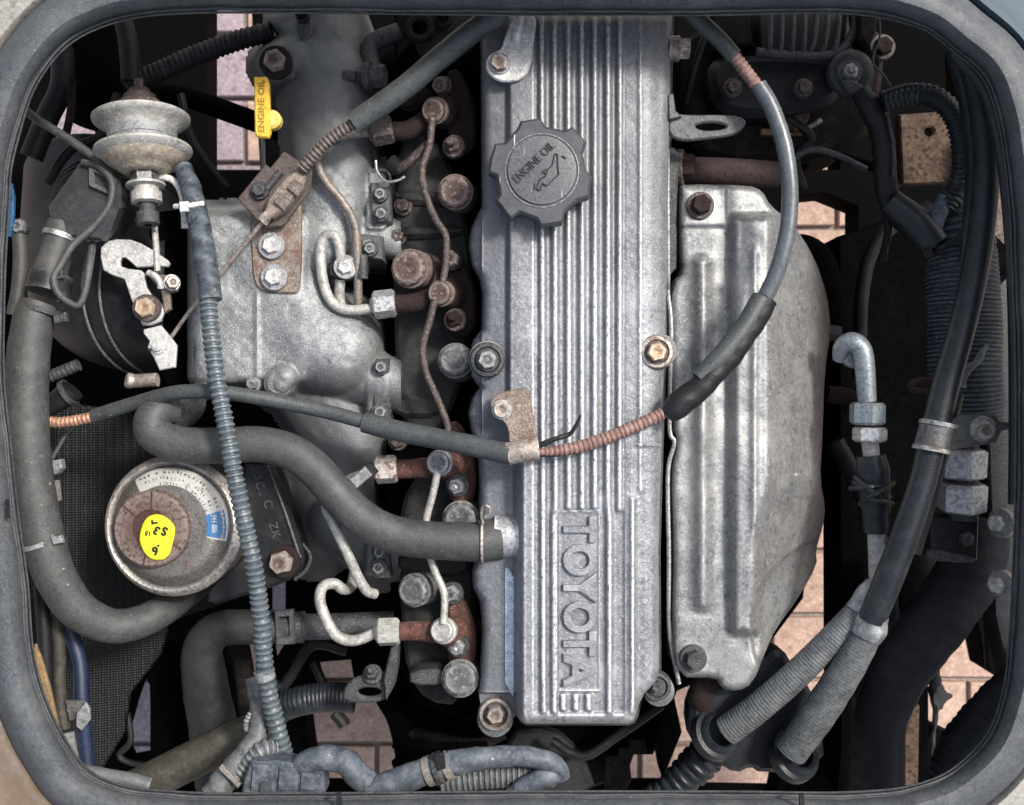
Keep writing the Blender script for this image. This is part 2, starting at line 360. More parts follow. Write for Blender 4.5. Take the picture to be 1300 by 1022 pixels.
mat('tape_cloth', (.028, .037, .048), .55, 0, (.016, .022, .03), 50, bump=.5, bs=300, edge=(.12, .14, .16), es=2, spec=.35, sp=(.2, .22, .24), spt=.7, sps=170)
mat('silver_pipe', (.28, .31, .33), .4, .5, (.2, .225, .24), 60, bump=.3)
mat('silver_wrap', (.30, .315, .32), .45, .4, (.17, .175, .18), 100, bump=.9, bs=160)
mat('pipe_tan', (.44, .38, .30), .55, .2, (.30, .25, .19), 90, bump=.3, bs=450, rust=(.22, .15, .10), rt=.6)
mat('rubber_dark', (.024, .025, .0255), .6, 0, (.014, .0145, .015), 30, bump=.2, bs=700, sp=(.09, .09, .09), spt=.74, sps=260, dust=(.04, .04, .038), dt=.5)
mat('letter_aluminium', (.25, .256, .27), .5, .4, (.18, .185, .20), 20, sp=(.44, .45, .47), spt=.64, sps=560, bump=.3, bs=600, dust=(.36, .365, .38), dt=.5)

mat('worn_steel', (.13, .13, .13), .55, .4, (.08, .08, .08), 60, bump=.4, bs=500, rust=(.07, .05, .04), rt=.56, edge=(.4, .4, .39))
mat('box_plastic', (.035, .037, .04), .42, 0, (.025, .027, .03), 30, bump=.15, bs=700, dust=(.06, .06, .06), dt=.52, edge=(.3, .3, .3), es=1.5)
def stain_shade_zone(name, col, lo, hi, ax, amp, base_scale=25, strength=1.0):
    # oily stains and painted shade over part of a surface, ragged edge, fixed to it
    m = MATS[name]; n = m.node_tree.nodes; L = m.node_tree.links; bs = n['Principled BSDF']; old = bs.inputs['Base Color'].links[0].from_socket
    tc = n.new('ShaderNodeTexCoord'); sx = n.new('ShaderNodeSeparateXYZ'); L.new(tc.outputs['Object'], sx.inputs[0])
    ns = n.new('ShaderNodeTexNoise'); ns.inputs['Scale'].default_value = base_scale; ns.inputs['Detail'].default_value = 8; ns.inputs['Roughness'].default_value = .65; L.new(tc.outputs['Object'], ns.inputs['Vector'])
    src = sx.outputs[ax]
    h = n.new('ShaderNodeMath'); h.operation = 'MULTIPLY_ADD'; h.inputs[1].default_value = amp; L.new(ns.outputs['Fac'], h.inputs[0]); L.new(src, h.inputs[2])
    r = n.new('ShaderNodeMapRange'); r.inputs[1].default_value = lo; r.inputs[2].default_value = hi; r.inputs[4].default_value = strength; L.new(h.outputs[0], r.inputs[0])
    x = n.new('ShaderNodeMix'); x.data_type = 'RGBA'; L.new(r.outputs[0], x.inputs[0]); L.new(old, x.inputs[6])
    f = n.new('ShaderNodeMix'); f.data_type = 'RGBA'; L.new(ns.outputs['Fac'], f.inputs[0]); f.inputs[6].default_value = (*[v*.6 for v in col], 1); f.inputs[7].default_value = (*[v*1.4 for v in col], 1); L.new(f.outputs[2], x.inputs[7])
    L.new(x.outputs[2], bs.inputs['Base Color'])
mat('manifold_alu', (.30, .31, .31), .5, .45, (.20, .21, .215), 24, sp=(.46, .47, .48), spt=.66, sps=700, bump=.5, bs=700, edge=(.5, .5, .5), dust=(.38, .385, .38), dt=.5)
def zone_paint():
    m = mat('body_paint', (.30, .285, .26), .6, 0, (.22, .205, .185), 12, bump=.3, bs=300, dust=(.36, .34, .31), dt=.55, rust=(.16, .09, .055), rt=.6, rs=30, sp=(.1, .08, .07), spt=.7, sps=90)
    n = m.node_tree.nodes; L = m.node_tree.links; bs = n['Principled BSDF']; old = bs.inputs['Base Color'].links[0].from_socket
    tc = n.new('ShaderNodeTexCoord'); sx = n.new('ShaderNodeSeparateXYZ'); L.new(tc.outputs['Object'], sx.inputs[0])
    ns = n.new('ShaderNodeTexNoise'); ns.inputs['Scale'].default_value = 75; ns.inputs['Detail'].default_value = 10; ns.inputs['Roughness'].default_value = .7; L.new(tc.outputs['Object'], ns.inputs['Vector'])
    def zone(ax, ay, lim, wid, col, prev):
        e = n.new('ShaderNodeMath'); e.operation = 'MULTIPLY'; e.inputs[1].default_value = ax; L.new(sx.outputs[0], e.inputs[0])
        g = n.new('ShaderNodeMath'); g.operation = 'MULTIPLY_ADD'; g.inputs[1].default_value = ay; L.new(sx.outputs[1], g.inputs[0]); L.new(e.outputs[0], g.inputs[2])
        h = n.new('ShaderNodeMath'); h.operation = 'MULTIPLY_ADD'; h.inputs[1].default_value = .12; L.new(ns.outputs['Fac'], h.inputs[0]); L.new(g.outputs[0], h.inputs[2])
        r = n.new('ShaderNodeMapRange'); r.inputs[1].default_value = lim; r.inputs[2].default_value = lim+wid; L.new(h.outputs[0], r.inputs[0])
        x = n.new('ShaderNodeMix'); x.data_type = 'RGBA'; L.new(r.outputs[0], x.inputs[0]); L.new(prev, x.inputs[6])
        if isinstance(col, tuple): x.inputs[7].default_value = col
        else: L.new(col, x.inputs[7])
        return x.outputs[2]
    c1 = zone(.6, .8, .42, .06, (.035, .06, .085, 1), old)      # blue paint survives at the top right
    rn = n.new('ShaderNodeMix'); rn.data_type = 'RGBA'; L.new(ns.outputs['Fac'], rn.inputs[0]); rn.inputs[6].default_value = (.09, .055, .035, 1); rn.inputs[7].default_value = (.26, .19, .13, 1)
    c2 = zone(-.6, -.8, .44, .05, rn.outputs[2], c1)             # rusted lower left corner
    L.new(c2, bs.inputs['Base Color'])
zone_paint()
stain_shade_zone('manifold_alu', (.16, .165, .165), .105, .135, 1, .06)  # darker tone over the upper part of the manifold
stain_shade_zone('manifold_alu', (.13, .135, .14), -.03, -.055, 1, .06)  # darker tone over the lower runners
stain_shade_zone('shield_steel', (.085, .088, .09), .062, .085, 0, .03)  # shade of the falling right slope, painted into the shield's colour
stain_shade_zone('cover_aluminium', (.095, .10, .118), -.030, -.044, 0, .012, 40, .6)  # bluish darker band down the cover's left side
stain_shade_zone('cover_aluminium', (.11, .11, .112), .12, .2, 1, .14, 30, .5)
mat('head_casting', (.03, .032, .031), .7, .1, (.016, .017, .017), 30, bump=.6, bs=400, dust=(.05, .042, .036), dt=.5, spec=.3)
mat('manifold_dull', (.11, .115, .115), .55, .4, (.07, .073, .075), 24, sp=(.3, .3, .3), spt=.66, sps=700, bump=.55, bs=700, edge=(.42, .42, .42), dust=(.16, .16, .155), dt=.52)
mat('cloth_black', (.011, .0135, .018), .6, 0, (.006, .008, .011), 40, bump=.5, bs=500, dust=(.022, .026, .032), dt=.52, spec=.3, sp=(.06, .07, .08), spt=.73, sps=300)
# ================================================================ SETTING: ground under the car
g = MB(); zg = -1310
a, b_, c_, d_ = P(-3000, -3000, zg), P(4300, -3000, zg), P(4300, 4000, zg), P(-3000, 4000, zg)
g.add([a, b_, c_, d_], [(0, 3, 2, 1)])
ground = tag(emit('ground', g, 'mortar'), kind='structure')
SW, SH = 167, 82
mesh_c = {}
def stone_mesh(key, m):
    mb = MB(); x0, y0 = 650, 511
    hw, hh = SW/2-3.2, SH/2-3.2
    mb.prism([(x0-hw, y0-hh), (x0+hw, y0-hh), (x0+hw, y0+hh), (x0-hw, y0+hh)], -1290, 22, 3)
    V = [Vector(v) for v in mb.v]; c = P(x0, y0, -1312)
    me = bpy.data.meshes.new('paving_stone'); me.from_pydata([tuple(v-c) for v in V], [], mb.f); me.materials.append(MATS[m]); return me
SM = [stone_mesh(0, 'paver_shaded'), stone_mesh(1, 'paver_salmon')]
for j in range(-1, 15):
    for i in range(-2, 11):
        x = 478-SW/2+SW*(i-2)+(SW/2 if j % 2 else 0); y = 945-SH/2+SH*(j-11)
        o = bpy.data.objects.new('paving_stone', SM[0 if x < 330+60*math.sin(j) else 1]); COL.objects.link(o)  # left stones get the copy with shade in its colour
        o.parent = ground; p = P(x, y, -1290); o.location = Vector((p.x, p.y, (-1312+random.uniform(-2.5, 2))*S))-WORG['ground']
        o.rotation_euler = (random.uniform(-.01, .01), random.uniform(-.01, .01), random.uniform(-.006, .006))

# ================================================================ BODY OPENING AND SEAL
RIM = [(13,254),(8,330),(6,400),(6,480),(15,570),(25,660),(36,740),(44,830),(60,890),(89,946),(112,976),(150,995),(220,1004),(400,1006),(650,1004),(930,1004),(1094,1004),(1160,996),(1208,976),(1254,929),(1274,870),(1281,800),(1286,700),(1289,500),(1285,350),(1279,240),(1265,148),(1247,100),(1208,64),(1176,40),(1141,28),(1088,19),(900,20),(650,20),(330,17),(229,18),(163,25),(102,48),(71,74),(43,117),(25,173),(15,216)]
def closed(pts, step=9):
    A = np.array(pts, float); m = len(A); o = []
    for i in range(m):
        p0, p1, p2, p3 = A[i-1], A[i], A[(i+1) % m], A[(i+2) % m]; n = max(1, int(np.linalg.norm(p2-p1)/step))
        # centripetal-ish: limit tangents to segment length
        L1 = np.linalg.norm(p1-p0); L2 = np.linalg.norm(p2-p1); L3 = np.linalg.norm(p3-p2)
        t1 = ((p1-p0)/L1+(p2-p1)/L2)*.5*L2; t2 = ((p2-p1)/L2+(p3-p2)/L3)*.5*L2
        for j in range(n):
            t = j/n; h = 2*t**3-3*t**2+1; o.append(h*p1+(t**3-2*t**2+t)*t1+(-2*t**3+3*t**2)*p2+(t**3-t**2)*t2)
    return np.array(o)
def sweep(path, prof, wob=0):
    m = len(path); T = np.roll(path, -2, 0)-np.roll(path, 2, 0); T /= np.linalg.norm(T, axis=1)[:, None]
    N = np.stack([T[:, 1], -T[:, 0]], 1)
    A = .5*np.sum(path[:, 0]*np.roll(path[:, 1], -1)-np.roll(path[:, 0], -1)*path[:, 1])
    if A < 0: N = -N
    mb = MB(); v = []; f = []; q = len(prof)
    for i in range(m):
        for (d, z) in prof:
            ww = wob*math.sin(i*.35)+wob*.7*math.sin(i*.9+1); e = path[i]+N[i]*(d+ww*(1 if d > 4 else .3)); v.append(P(e[0], e[1], z))
    for i in range(m):
        for j in range(q-1):
            a = i*q+j; b = ((i+1) % m)*q+j; f.append((a, a+1, b+1, b))
    return mb.add(v, f)
rimp = closed(RIM)
body = thing('vehicle_body', 'weathered blue grey painted panel around the engine bay opening with rust at lower left', 'car body', (650, 1030, 60))
emit('flange_lip', sweep(rimp, [(2, 20), (0, 40), (-.6, 84), (.4, 86.5), (2, 86), (2.6, 80), (2.8, 40)]), 'lip_metal', body, 50)
emit('painted_panel', sweep(rimp, [(10, 40), (58, 60), (64, 84), (72, 92), (82, 90), (96, 80), (130, 84), (240, 92), (250, 60)]), 'body_paint', body, 50)
solo('rubber_seal', sweep(rimp, [(3, 60), (3.2, 86), (4.5, 90), (6.5, 90), (7.5, 87), (9, 88), (12, 99), (18, 110), (26, 117), (36, 119), (46, 117), (54, 110), (60, 99), (63, 90), (60, 72), (40, 66), (4, 60)], .5), 'rubber_seal', 'thick dusty grey rubber weather seal running all round the opening', 'door seal')

# ================================================================ DEEP STRUCTURE
holes = [[(262,-10),(318,-10),(324,120),(330,215),(262,215)],
         [(52,66),(104,60),(112,112),(120,170),(60,230),(50,190)],
         [(1008,250),(1048,246),(1088,262),(1088,325),(1010,330)],
         [(1026,172),(1062,158),(1066,215),(1024,215)],
         [(1038,610),(1062,650),(1064,870),(1030,905),(990,920),(950,905),(960,840),(1020,760)],
         [(384,885),(512,885),(520,1005),(400,1005)],
         [(395,842),(445,838),(452,880),(404,880)],
         [(335,728),(362,728),(362,815),(342,850),(335,800)],
         [(300,788),(328,788),(322,900),(300,900)],
         [(808,905),(832,892),(836,960),(850,1005),(786,1005),(792,935)],
         [(855,880),(900,860),(912,930),(990,985),(985,1012),(870,1010),(842,990),(866,930)],
         [(178,848),(190,872),(190,965),(156,972),(146,950),(160,900)],
         [(1165,790),(1236,770),(1252,850),(1300,880),(1300,960),(1240,950),(1190,925),(1160,950),(1162,860)],
         [(1200,70),(1218,70),(1222,130),(1202,130)],
         [(1262,190),(1283,190),(1285,290),(1262,290)], [(1262,345),(1276,345),(1280,375),(1262,375)]]
tray = solo('darkening_sheet', MB().prism([[(-60,-60),(1330,-60),(1330,1075),(-60,1075)]]+holes, -600, 70, 3), 'sheet_duct_black', 'black sheet added far below the engine to darken gaps, cut open over paving', 'dark sheet')  # one dark sheet added to blacken the gaps around the engine
# engine block and cylinder head
hd = thing('cylinder_head', 'dark grimy cylinder head and block under the ribbed rocker cover', 'cylinder head', (680, 500, -560))
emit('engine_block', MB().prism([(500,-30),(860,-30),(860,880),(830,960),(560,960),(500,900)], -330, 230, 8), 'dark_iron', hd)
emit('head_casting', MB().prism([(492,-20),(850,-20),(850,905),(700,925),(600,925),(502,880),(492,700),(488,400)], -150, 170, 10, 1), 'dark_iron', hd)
for (x, y, z, r, m_, n) in [(577,243,-60,19,'rust_head',12),(517,340,-62,21,'rust_head',12),(577,457,-60,19,'grey_head',12),(523,750,-62,18,'grey_head',12),(583,862,-58,20,'grey_head',12),(584,660,-66,20,'grey_head',12),(558,108,-90,10,'rust_head',10),(515,122,-100,15,'rust_dark',12)]:
    b = MB(); ax = P(x, y, z)-P(x+(40 if x < 560 else 12), y+(10 if y < 500 else -10), z-120)
    b.lathe(P(x, y, z), ax, [(-75, r*1.2), (-9, r*1.2), (-8, r), (0, r), (2.5, r*.86), (1.6, r*.5), (2.2, 0)], n*2, k(z), 0, 0)
    b2 = MB(); b2.lathe(P(x, y, z), ax, [(-8, r*1.02), (0, r*1.02), (1.5, r*.9)], n, k(z)); b.add(b2.v, b2.f)
    emit('head_bolt', b, m_, hd)
for pts in ([(540,0),(610,0),(604,60),(560,90),(520,60)], [(500,160),(560,170),(600,300),(600,440),(560,560),(510,560),(498,400)], [(508,600),(600,600),(606,900),(520,890),(506,760)]):
    emit('casting_rib', MB().prism(pts, -128, 60, 6, 2), 'head_casting', hd)
emit('casting_arm', MB().prism([(520,852),(566,850),(566,870),(520,871)], -75, 60, 3, 1), 'cast_dull', hd)
t_ = MB(); t_.lathe(P(534, 38, -120), (0, 0, 1), [(0, 18), (10, 18), (12, 15), (11, 10), (-6, 9), (-30, 9), (-30, 0)], 28, k(-120)); emit('coolant_port', t_, 'rust_dark', hd)
t_ = MB(); t_.lathe(P(562, 26, -130), (0, 0, 1), [(0, 12), (8, 12), (9, 8), (0, 7), (-20, 0)], 24, k(-130)); emit('coolant_port', t_, 'rust_dark', hd)

# ================================================================ ROCKER COVER
vc = thing('rocker_cover', 'ribbed pale aluminium rocker cover with TOYOTA in raised letters', 'engine cover', (730, 480, -90))
CO = [(612,18),(613,262),(606,276),(599,292),(597,312),(601,336),(610,352),(614,372),(613,418),(602,432),(596,457),(600,478),(610,492),(601,505),(596,525),(600,548),(608,566),(610,610),(609,700),(601,726),(602,746),(611,764),(614,800),(611,855),(608,878),(611,900),(620,915),(634,920),(648,914),(655,907),(661,915),(668,919),(796,919),(804,915),(808,906),(812,892),(818,880),(832,866),(837,850),(836,700),(840,560),(845,420),(848,250),(853,30),(853,18)]
CR = [688.3, 704.6, 721.8, 738.8, 755.2, 772, 787]
def cover_z(X, Y, d):
    if d is None: d = np.full(X.shape, 99.)
    tp = 755+(X-755)*(1+.00004*(Y-250))
    z = np.zeros(X.shape)
    low = ss(515, 590, Y)
    z += (1-low)*(-13+13*ss(641, 650, X)-2*(1-ss(612, 641, X)))
    z += low*(-44+44*ss(651, 667, X)**.7)
    end = 1-ss(902, 908, Y)
    z = z-34*(1-ss(0, 13, 912-Y+0*X))*1.0*ss(640, 660, X)*0-2.5*ss(564, 569, Y)*ss(800, 815, X)
    m2 = ((Y > 648) & (Y < 878))
    for i, c in enumerate(CR):
        hgt = np.full(X.shape, 8.0)*end; cc = c
        if i in (2, 3, 4): hgt = hgt*(1-ss(643, 650, Y))
        if i == 6: hgt = hgt*(1-ss(645, 652, Y))
        if i == 1: cc = c-2*ss(640, 660, Y)
        if i == 5: cc = c+2*ss(640, 660, Y)
        z += hgt*np.exp(-np.abs((tp-cc)/4.3)**2.4)
    for c in (715, 731, 747): z += 7*np.exp(-np.abs((X-c)/4.2)**3)*ss(878, 883, Y)*(1-ss(900, 905, Y))
    # groove floor between ribs
    z -= 3.5*ss(676, 682, X)*(1-ss(790, 795, X))*end*(1-.6*m2*((X > 706) & (X < 762)))
    z -= 1.5*ss(706, 710, X)*(1-ss(758, 762, X))*ss(648, 654, Y)*(1-ss(872, 878, Y))
    z += 5*np.exp(-((X-803)/3.5)**2)*ss(628, 634, Y)*end + 2.0*np.exp(-((X-813)/3.0)**2)*(1-ss(620, 632, Y))
    
    z -= 12*ss(814, 846, X)**1.4
    z += rim_round(d, 11, 16)
    # swellings at the left edge
    z = np.where((X < 612) & (d < 30), np.minimum(z, -30+rim_round(d, 12, 12)), z)
    z = np.where((Y > 880) & (X < 655), np.minimum(z, -60+0*X), z)
    z += vnoise(X, Y, 5, .14)+vnoise(X, Y, 23, .4)
    return z
emit('cover_shell', HF(cover_z, CO, cell=1.6, skirt=95), 'cover_aluminium', vc, 50)
emit('cover_base', MB().prism([(x+(3 if x > 730 else -2 if y < 880 else 0), y+(3 if y > 900 else 0)) for x, y in CO], -70, 60, 3), 'cast_dull', vc)
for ch, y, sx in (('T', 672, 1.15), ('O', 711, 1.1), ('Y', 746, 1.1), ('O', 783, 1.1), ('T', 817, 1.1), ('A', 851, 1.2)):
    emit('letter', text_mb(MB(), ch, 55, 733.5, y, 0, -90, 2.2, .02, sx*.82, .02), 'letter_aluminium', vc, 50)
# bosses and bolts on the cover
def sealbolt(x, y, z, R, r, m1, m2, h=12):
    b = MB(); b.lathe(P(x, y, z-30), (0, 0, 1), [(0, R+1), (24, R+1), (29, R), (30, R-2), (30, 0)], 36, k(z)); emit('bolt_boss', b, 'cast_grey', vc)
    b = MB(); b.lathe(P(x, y, z), (0, 0, 1), [(-2, R*.98), (5, R*.98), (8, R*.9), (8.5, R*.72), (5, R*.66), (5, R*.6), (8, R*.56), (8, 0)], 36, k(z)); emit('sealing_washer', b, m1, vc)
    b = MB(); b.bolt(x, y, z+8, r, h, washer=1.2, ph=.2); emit('cover_bolt', b, m2, vc)
sealbolt(619, 457, -8, 23, 12.5, 'cast_dull', 'grey_head')
sealbolt(833, 447, -6, 22, 12.5, 'tan_steel', 'brass')
sealbolt(629, 905, -62, 22, 12, 'tan_steel', 'pipe_steel')
sealbolt(833, 870, -40, 19, 8, 'cast_dull', 'cast_dull')
b = MB(); b.tube([(660,681,-46),(628,681,-46)], 27, 24); b; emit('breather_outlet', b, 'cover_aluminium', vc)
b = MB(); b.prism([(641,722),(645,720),(653,734),(653,872),(651,884),(641,866)], -42, 3, .4); emit('foil_label', b, 'foil_label', vc)
b = MB(); b.tube([(848,62,-30),(862,62,-30)], 16, 20, smooth=False); b.lathe(P(860, 62, -30), (1, 0, 0), [(0, 14), (14, 14), (15, 12), (15, 0)], 6, k(-30)); emit('side_plug', b, 'tan_steel', vc)

cap = thing('oil_filler_cap', 'black round oil filler cap with six grip lobes reading ENGINE OIL', 'oil cap', (688, 217, 0))
CP = [(752,224),(745,216),(740,195),(745,180),(727,160),(718,165),(693,160),(686,149),(661,153),(656,163),(642,180),(628,182),(621,204),(620,219),(630,223),(634,246),(629,254),(648,278),(660,270),(681,278),(686,287),(714,283),(718,268),(735,254),(748,250)]
b = MB(); b.lathe(P(688, 217, -4), (0, 0, 1), [(0, 52), (22, 50)], 40, 1); b.prism(CP, 36, 22, 3.5); emit('grip', b, 'cap_black', cap)
b = MB(); b.lathe(P(688, 217, 34), (0, 0, 1), [(-3, 48), (3, 47.3), (3.2, 45.8), (1, 45.2), (1, 43.8), (4.4, 43.2), (5, 41), (5, 0)], 64, k(36)); disc = emit('disc', b, 'cap_black', cap, 25)
b = MB(); text_mb(b, 'ENGINE OIL', 15.5, 678, 206, 40, 44, .8, .006, .82); emit('lettering', b, 'cap_print', disc)
def rot(pts, cx, cy, a): 
    r = math.radians(a); return [(cx+x*math.cos(r)+y*math.sin(r), cy-x*math.sin(r)+y*math.cos(r)) for x, y in pts]
b = MB()
for poly in ([(-24,2),(-12,-4),(-4,-2),(4,-6),(12,-6),(24,-14),(26,-11),(14,2),(10,8),(-12,8),(-13,2),(-22,6)],):
    pp = rot(poly, 697, 222, 44)
    for i in range(len(pp)):
        a, c = pp[i], pp[(i+1) % len(pp)]; b.tube([(*a, 40), (*c, 40)], .9, 6, smooth=False)
for s_ in ([(-2,-2),(-2,-8)], [(-6,-8),(3,-8)], [(29,-6),(30,0)], [(-26,0),(-20,-4)]):
    pp = rot(s_, 697, 222, 44); b.tube([(*pp[0], 40), (*pp[1], 40)], .9, 6, smooth=False)
emit('oil_can_symbol', b, 'cap_print', disc)

br = thing('hose_bracket', 'shiny stamped steel bracket bolted to top left of the ribbed cover', 'bracket', (650, 80, 0))
emit('plate', MB().prism([(654,18),(683,18),(677,54),(675,80),(668,96),(656,103),(634,104),(618,92),(616,78),(622,68),(637,62),(640,48)], 8, 6, 1.6, 2), 'zinc', br)
emit('pressed_ridge', MB().tube([(660,14,6),(657,34,8),(654,54,4)], 7, 14), 'zinc', br)
emit('bolt', MB().bolt(634, 81, 8, 12, 10, washer=1.15), 'tan_steel', br)
b2 = thing('cable_bracket', 'rusty silver bracket with clamp band holding the copper wound cable', 'bracket', (650, 545, -5))
emit('plate', MB().prism([(634,498),(674,491),(675,510),(679,535),(683,560),(647,566),(645,545),(640,535),(628,530),(622,518),(624,506)], 8, 5, 1.2, 1), 'tan_steel', b2)
emit('bolt', MB().bolt(637, 520, 8, 11, 8, washer=1.2, n=12), 'tan_steel', b2)
emit('clamp_band', MB().tube([(645,576,22),(664,572,24),(683,570,22)], 15, 10, smooth=False, flat=.8), 'tan_steel', b2, 60)

# ================================================================ HEAT SHIELD
HSO = sm([(862,238),(868,234),(950,235),(968,242),(978,262),(1004,280),(1032,322),(1050,372),(1055,420),(1047,470),(1044,560),(1041,610),(1048,642),(1045,668),(1035,700),(1038,716),(1012,762),(986,796),(972,826),(956,868),(936,878),(915,874),(912,860),(858,860),(853,800),(855,700),(851,600),(860,560),(853,540),(850,400),(852,360),(866,345),(862,320)], 1)
def shield_z(X, Y, d):
    if d is None: d = np.full(X.shape, 99.)
    z = -66+13*np.exp(-((X-892)/11)**2)*ss(318, 335, Y)*(1-ss(765, 780, Y))
    pl = ss(920, 938, X)*ss(268, 282, Y)*(1-ss(796, 810, Y))
    rgt = 985+0*Y; rgt = rgt-22*ss(600, 700, Y)
    pl2 = pl*(1-ss(rgt-14, rgt+10, X))
    z += 22*pl2
    slope = np.clip((X-rgt)/60, 0, 1.6); z -= 95*slope**1.25
    z -= 12*ss(985, 1000, X)*0
    # scooped panel low right
    arc = np.hypot((X-1075), (Y-800)); z -= 14*(1-ss(118, 124, arc))
    arc2 = ss(905, 912, Y)*0
    # raised pad round top bolt
    z += 5*(1-ss(920, 924, X))*(1-ss(284, 290, Y))
    z += 4*np.exp(-((X-958)/5)**2)*ss(300, 330, Y)*(1-ss(740, 770, Y))
    z += rim_round(d, 9, 12)
    # small pressed tab
    z += 4*((X > 1010) & (X < 1040) & (Y > 600) & (Y < 632))
    z += vnoise(X, Y, 60, 2.0)+vnoise(X, Y, 18, .5)
    return z
hsd = thing('heat_shield', 'large dented grey pressed steel heat shield over the exhaust manifold', 'heat shield', (950, 560, -150))
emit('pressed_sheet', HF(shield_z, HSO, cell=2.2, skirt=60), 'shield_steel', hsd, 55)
emit('edge_strip', MB().tube([(847,190,-40),(848,340,-60),(848,372,-70),(852,420,-70),(850,540,-72),(856,562,-72),(848,600,-74),(849,700,-76),(850,800,-80),(862,868,-84)], 3, 8), 'steel', hsd)
emit('bolt', MB().bolt(889, 261, -56, 13, 14, washer=1.35), 'rust_dark', hsd)
emit('bolt', MB().bolt(880, 836, -64, 12, 14, washer=1.45), 'cast_dull', hsd)
ex = thing('exhaust_manifold', 'rusty dark exhaust manifold hidden under the grey heat shield', 'exhaust manifold', (940, 540, -330))
emit('casting', MB().tube([(880,240,-190),(920,320,-190),(950,450,-190),(950,600,-190),(930,720,-200),(900,840,-220)], 58, 20), 'rust_dark', ex)
emit('pipe_stub', MB().tube([(858,216,-110),(925,218,-125),(985,222,-150)], 17, 18), 'exhaust_pink', ex)
emit('nut', MB().bolt(866, 214, -98, 18, 16, axis=(1, 0, .3)), 'rust_dark', ex)
emit('lower_pipe', MB().tube([(905,850,-120),(890,885,-130),(905,905,-150)], 17, 16), 'rust_dark', ex)
ab = thing('lifting_bracket', 'grey L shaped lifting bracket with an oval slot beside the cover top right', 'bracket', (900, 158, -80))
emit('tab', MB().prism([sm([(849,140),(862,146),(930,145),(946,150),(948,158),(936,170),(915,174),(849,181)], 2), sm([(882,158),(902,154),(924,158),(920,164),(896,166),(884,163)], 2)], -22, 7, 2), 'worn_steel', ab)
emit('upright', MB().prism([(848,120),(855,118),(858,140),(866,148),(849,152)], -14, 40, 2), 'worn_steel', ab)
emit('side_strip', MB().prism([(849,186),(857,188),(861,200),(859,340),(850,350)], -70, 30, 1.5), 'cast_dull', hsd)

# ================================================================ INTAKE MANIFOLD
CAPS = [(400,0,418,120,50,-150),(415,100,422,240,52,-140),(395,60,362,24,14,-125),(370,70,352,82,24,-120),
        (420,210,410,300,48,-128),(420,290,500,302,26,-140),(430,250,505,250,26,-165),
        (395,430,420,440,62,-128),(330,330,400,440,60,-130),(420,470,505,490,34,-138),(360,480,356,486,17,-72),
        (400,500,440,560,52,-170),(420,580,425,650,52,-195),(425,660,500,706,34,-160),(395,600,400,690,46,-215)]
def man_z(X, Y, d):
    hs_ = []
    for x0, y0, x1, y1, r, za in CAPS:
        dx, dy = x1-x0, y1-y0; t = np.clip(((X-x0)*dx+(Y-y0)*dy)/(dx*dx+dy*dy+1e-9), 0, 1); e = np.hypot(X-x0-t*dx, Y-y0-t*dy)
        hs_.append(np.where(e < r, za+np.sqrt(np.maximum(r*r-e*e, 0)), za-(e-r)*7))
    # flat-topped plenum
    bx = np.maximum(np.abs(X-315)-62, 0); by = np.maximum(np.abs(Y-380)-95, 0); e = np.hypot(bx, by); hs_.append(np.where(e < 12, -76+np.sqrt(np.maximum(144-e*e, 0))*1.0-12, -88-(e-12)*7))
    bx = np.maximum(np.abs(X-478)-6, 0)
    for fy in (255, 490, 710):
        by = np.maximum(np.abs(Y-fy)-(30 if fy < 700 else 16), 0); e = np.hypot(bx, by); hs_.append(np.where(e < 6, -110+0*e, -110-(e-6)*6))
    H = np.stack(hs_); m_ = H.max(0); z = m_+6*np.log(np.exp(np.clip((H-m_)/6, -30, 0)).sum(0))-0
    z += vnoise(X, Y, 9, .5)+vnoise(X, Y, 30, 1.0)
    # casting seam ridges
    z += 3*np.exp(-((X-326)/3)**2)*(Y > 372)*(Y < 480)
    return z
im = thing('intake_manifold', 'rough cast grey aluminium intake manifold left of the ribbed cover', 'intake manifold', (400, 380, -330))
emit('casting', HF(man_z, box=(240,16,505,760), thr=-232, cell=2.4, skirt=90), 'manifold_alu', im, 50)
emit('throttle_flange', MB().prism([(244,270),(252,268),(262,272),(262,490),(246,490)], -78, 120, 2), 'cast_dull', im)
for x, y in ((345,312),(348,352)): emit('bolt', MB().bolt(x, y, -62, 11.5, 9, washer=1.5), 'zinc', im)
emit('mounting_pad', MB().prism([(318,250),(376,240),(382,250),(381,368),(374,374),(334,372),(322,360),(318,330)], -66, 14, 2.5, 1), 'tan_steel', im)
emit('boss', MB().lathe(P(356, 487, -80), (0, 0, 1), [(0, 20), (14, 18), (19, 12), (20, 0)], 28, k(-80)), 'cast_grey', im)
emit('stud', MB().bolt(322, 488, -70, 7, 12, washer=1.4), 'cast_grey', im)
for x, y in ((483,523),(481,720),(468,312)): emit('flange_nut', MB().bolt(x, y, -104, 8, 8, washer=1.4), 'grey_head', im)
emit('bolt', MB().bolt(350, 79, -92, 14, 14, washer=1.5), 'rust_head', im)
for y0, y1 in ((455,535),(690,735)): emit('flange', MB().prism([(474,y0),(494,y0),(496,y1),(474,y1)], -106, 60, 2.5), 'cast_dull', im)
emit('plug', MB().tube([(436,96,-96),(452,97,-96),(452,97,-96)], 7, 12, smooth=False).bolt(470, 97, -100, 15, 20, axis=(1, 0, .2), washer=1.2), 'cast_dull', im)
emit('stub_pipe', MB().tube([(508,40,-140),(470,60,-140),(478,110,-130)], 12, 14), 'cast_dull', im)

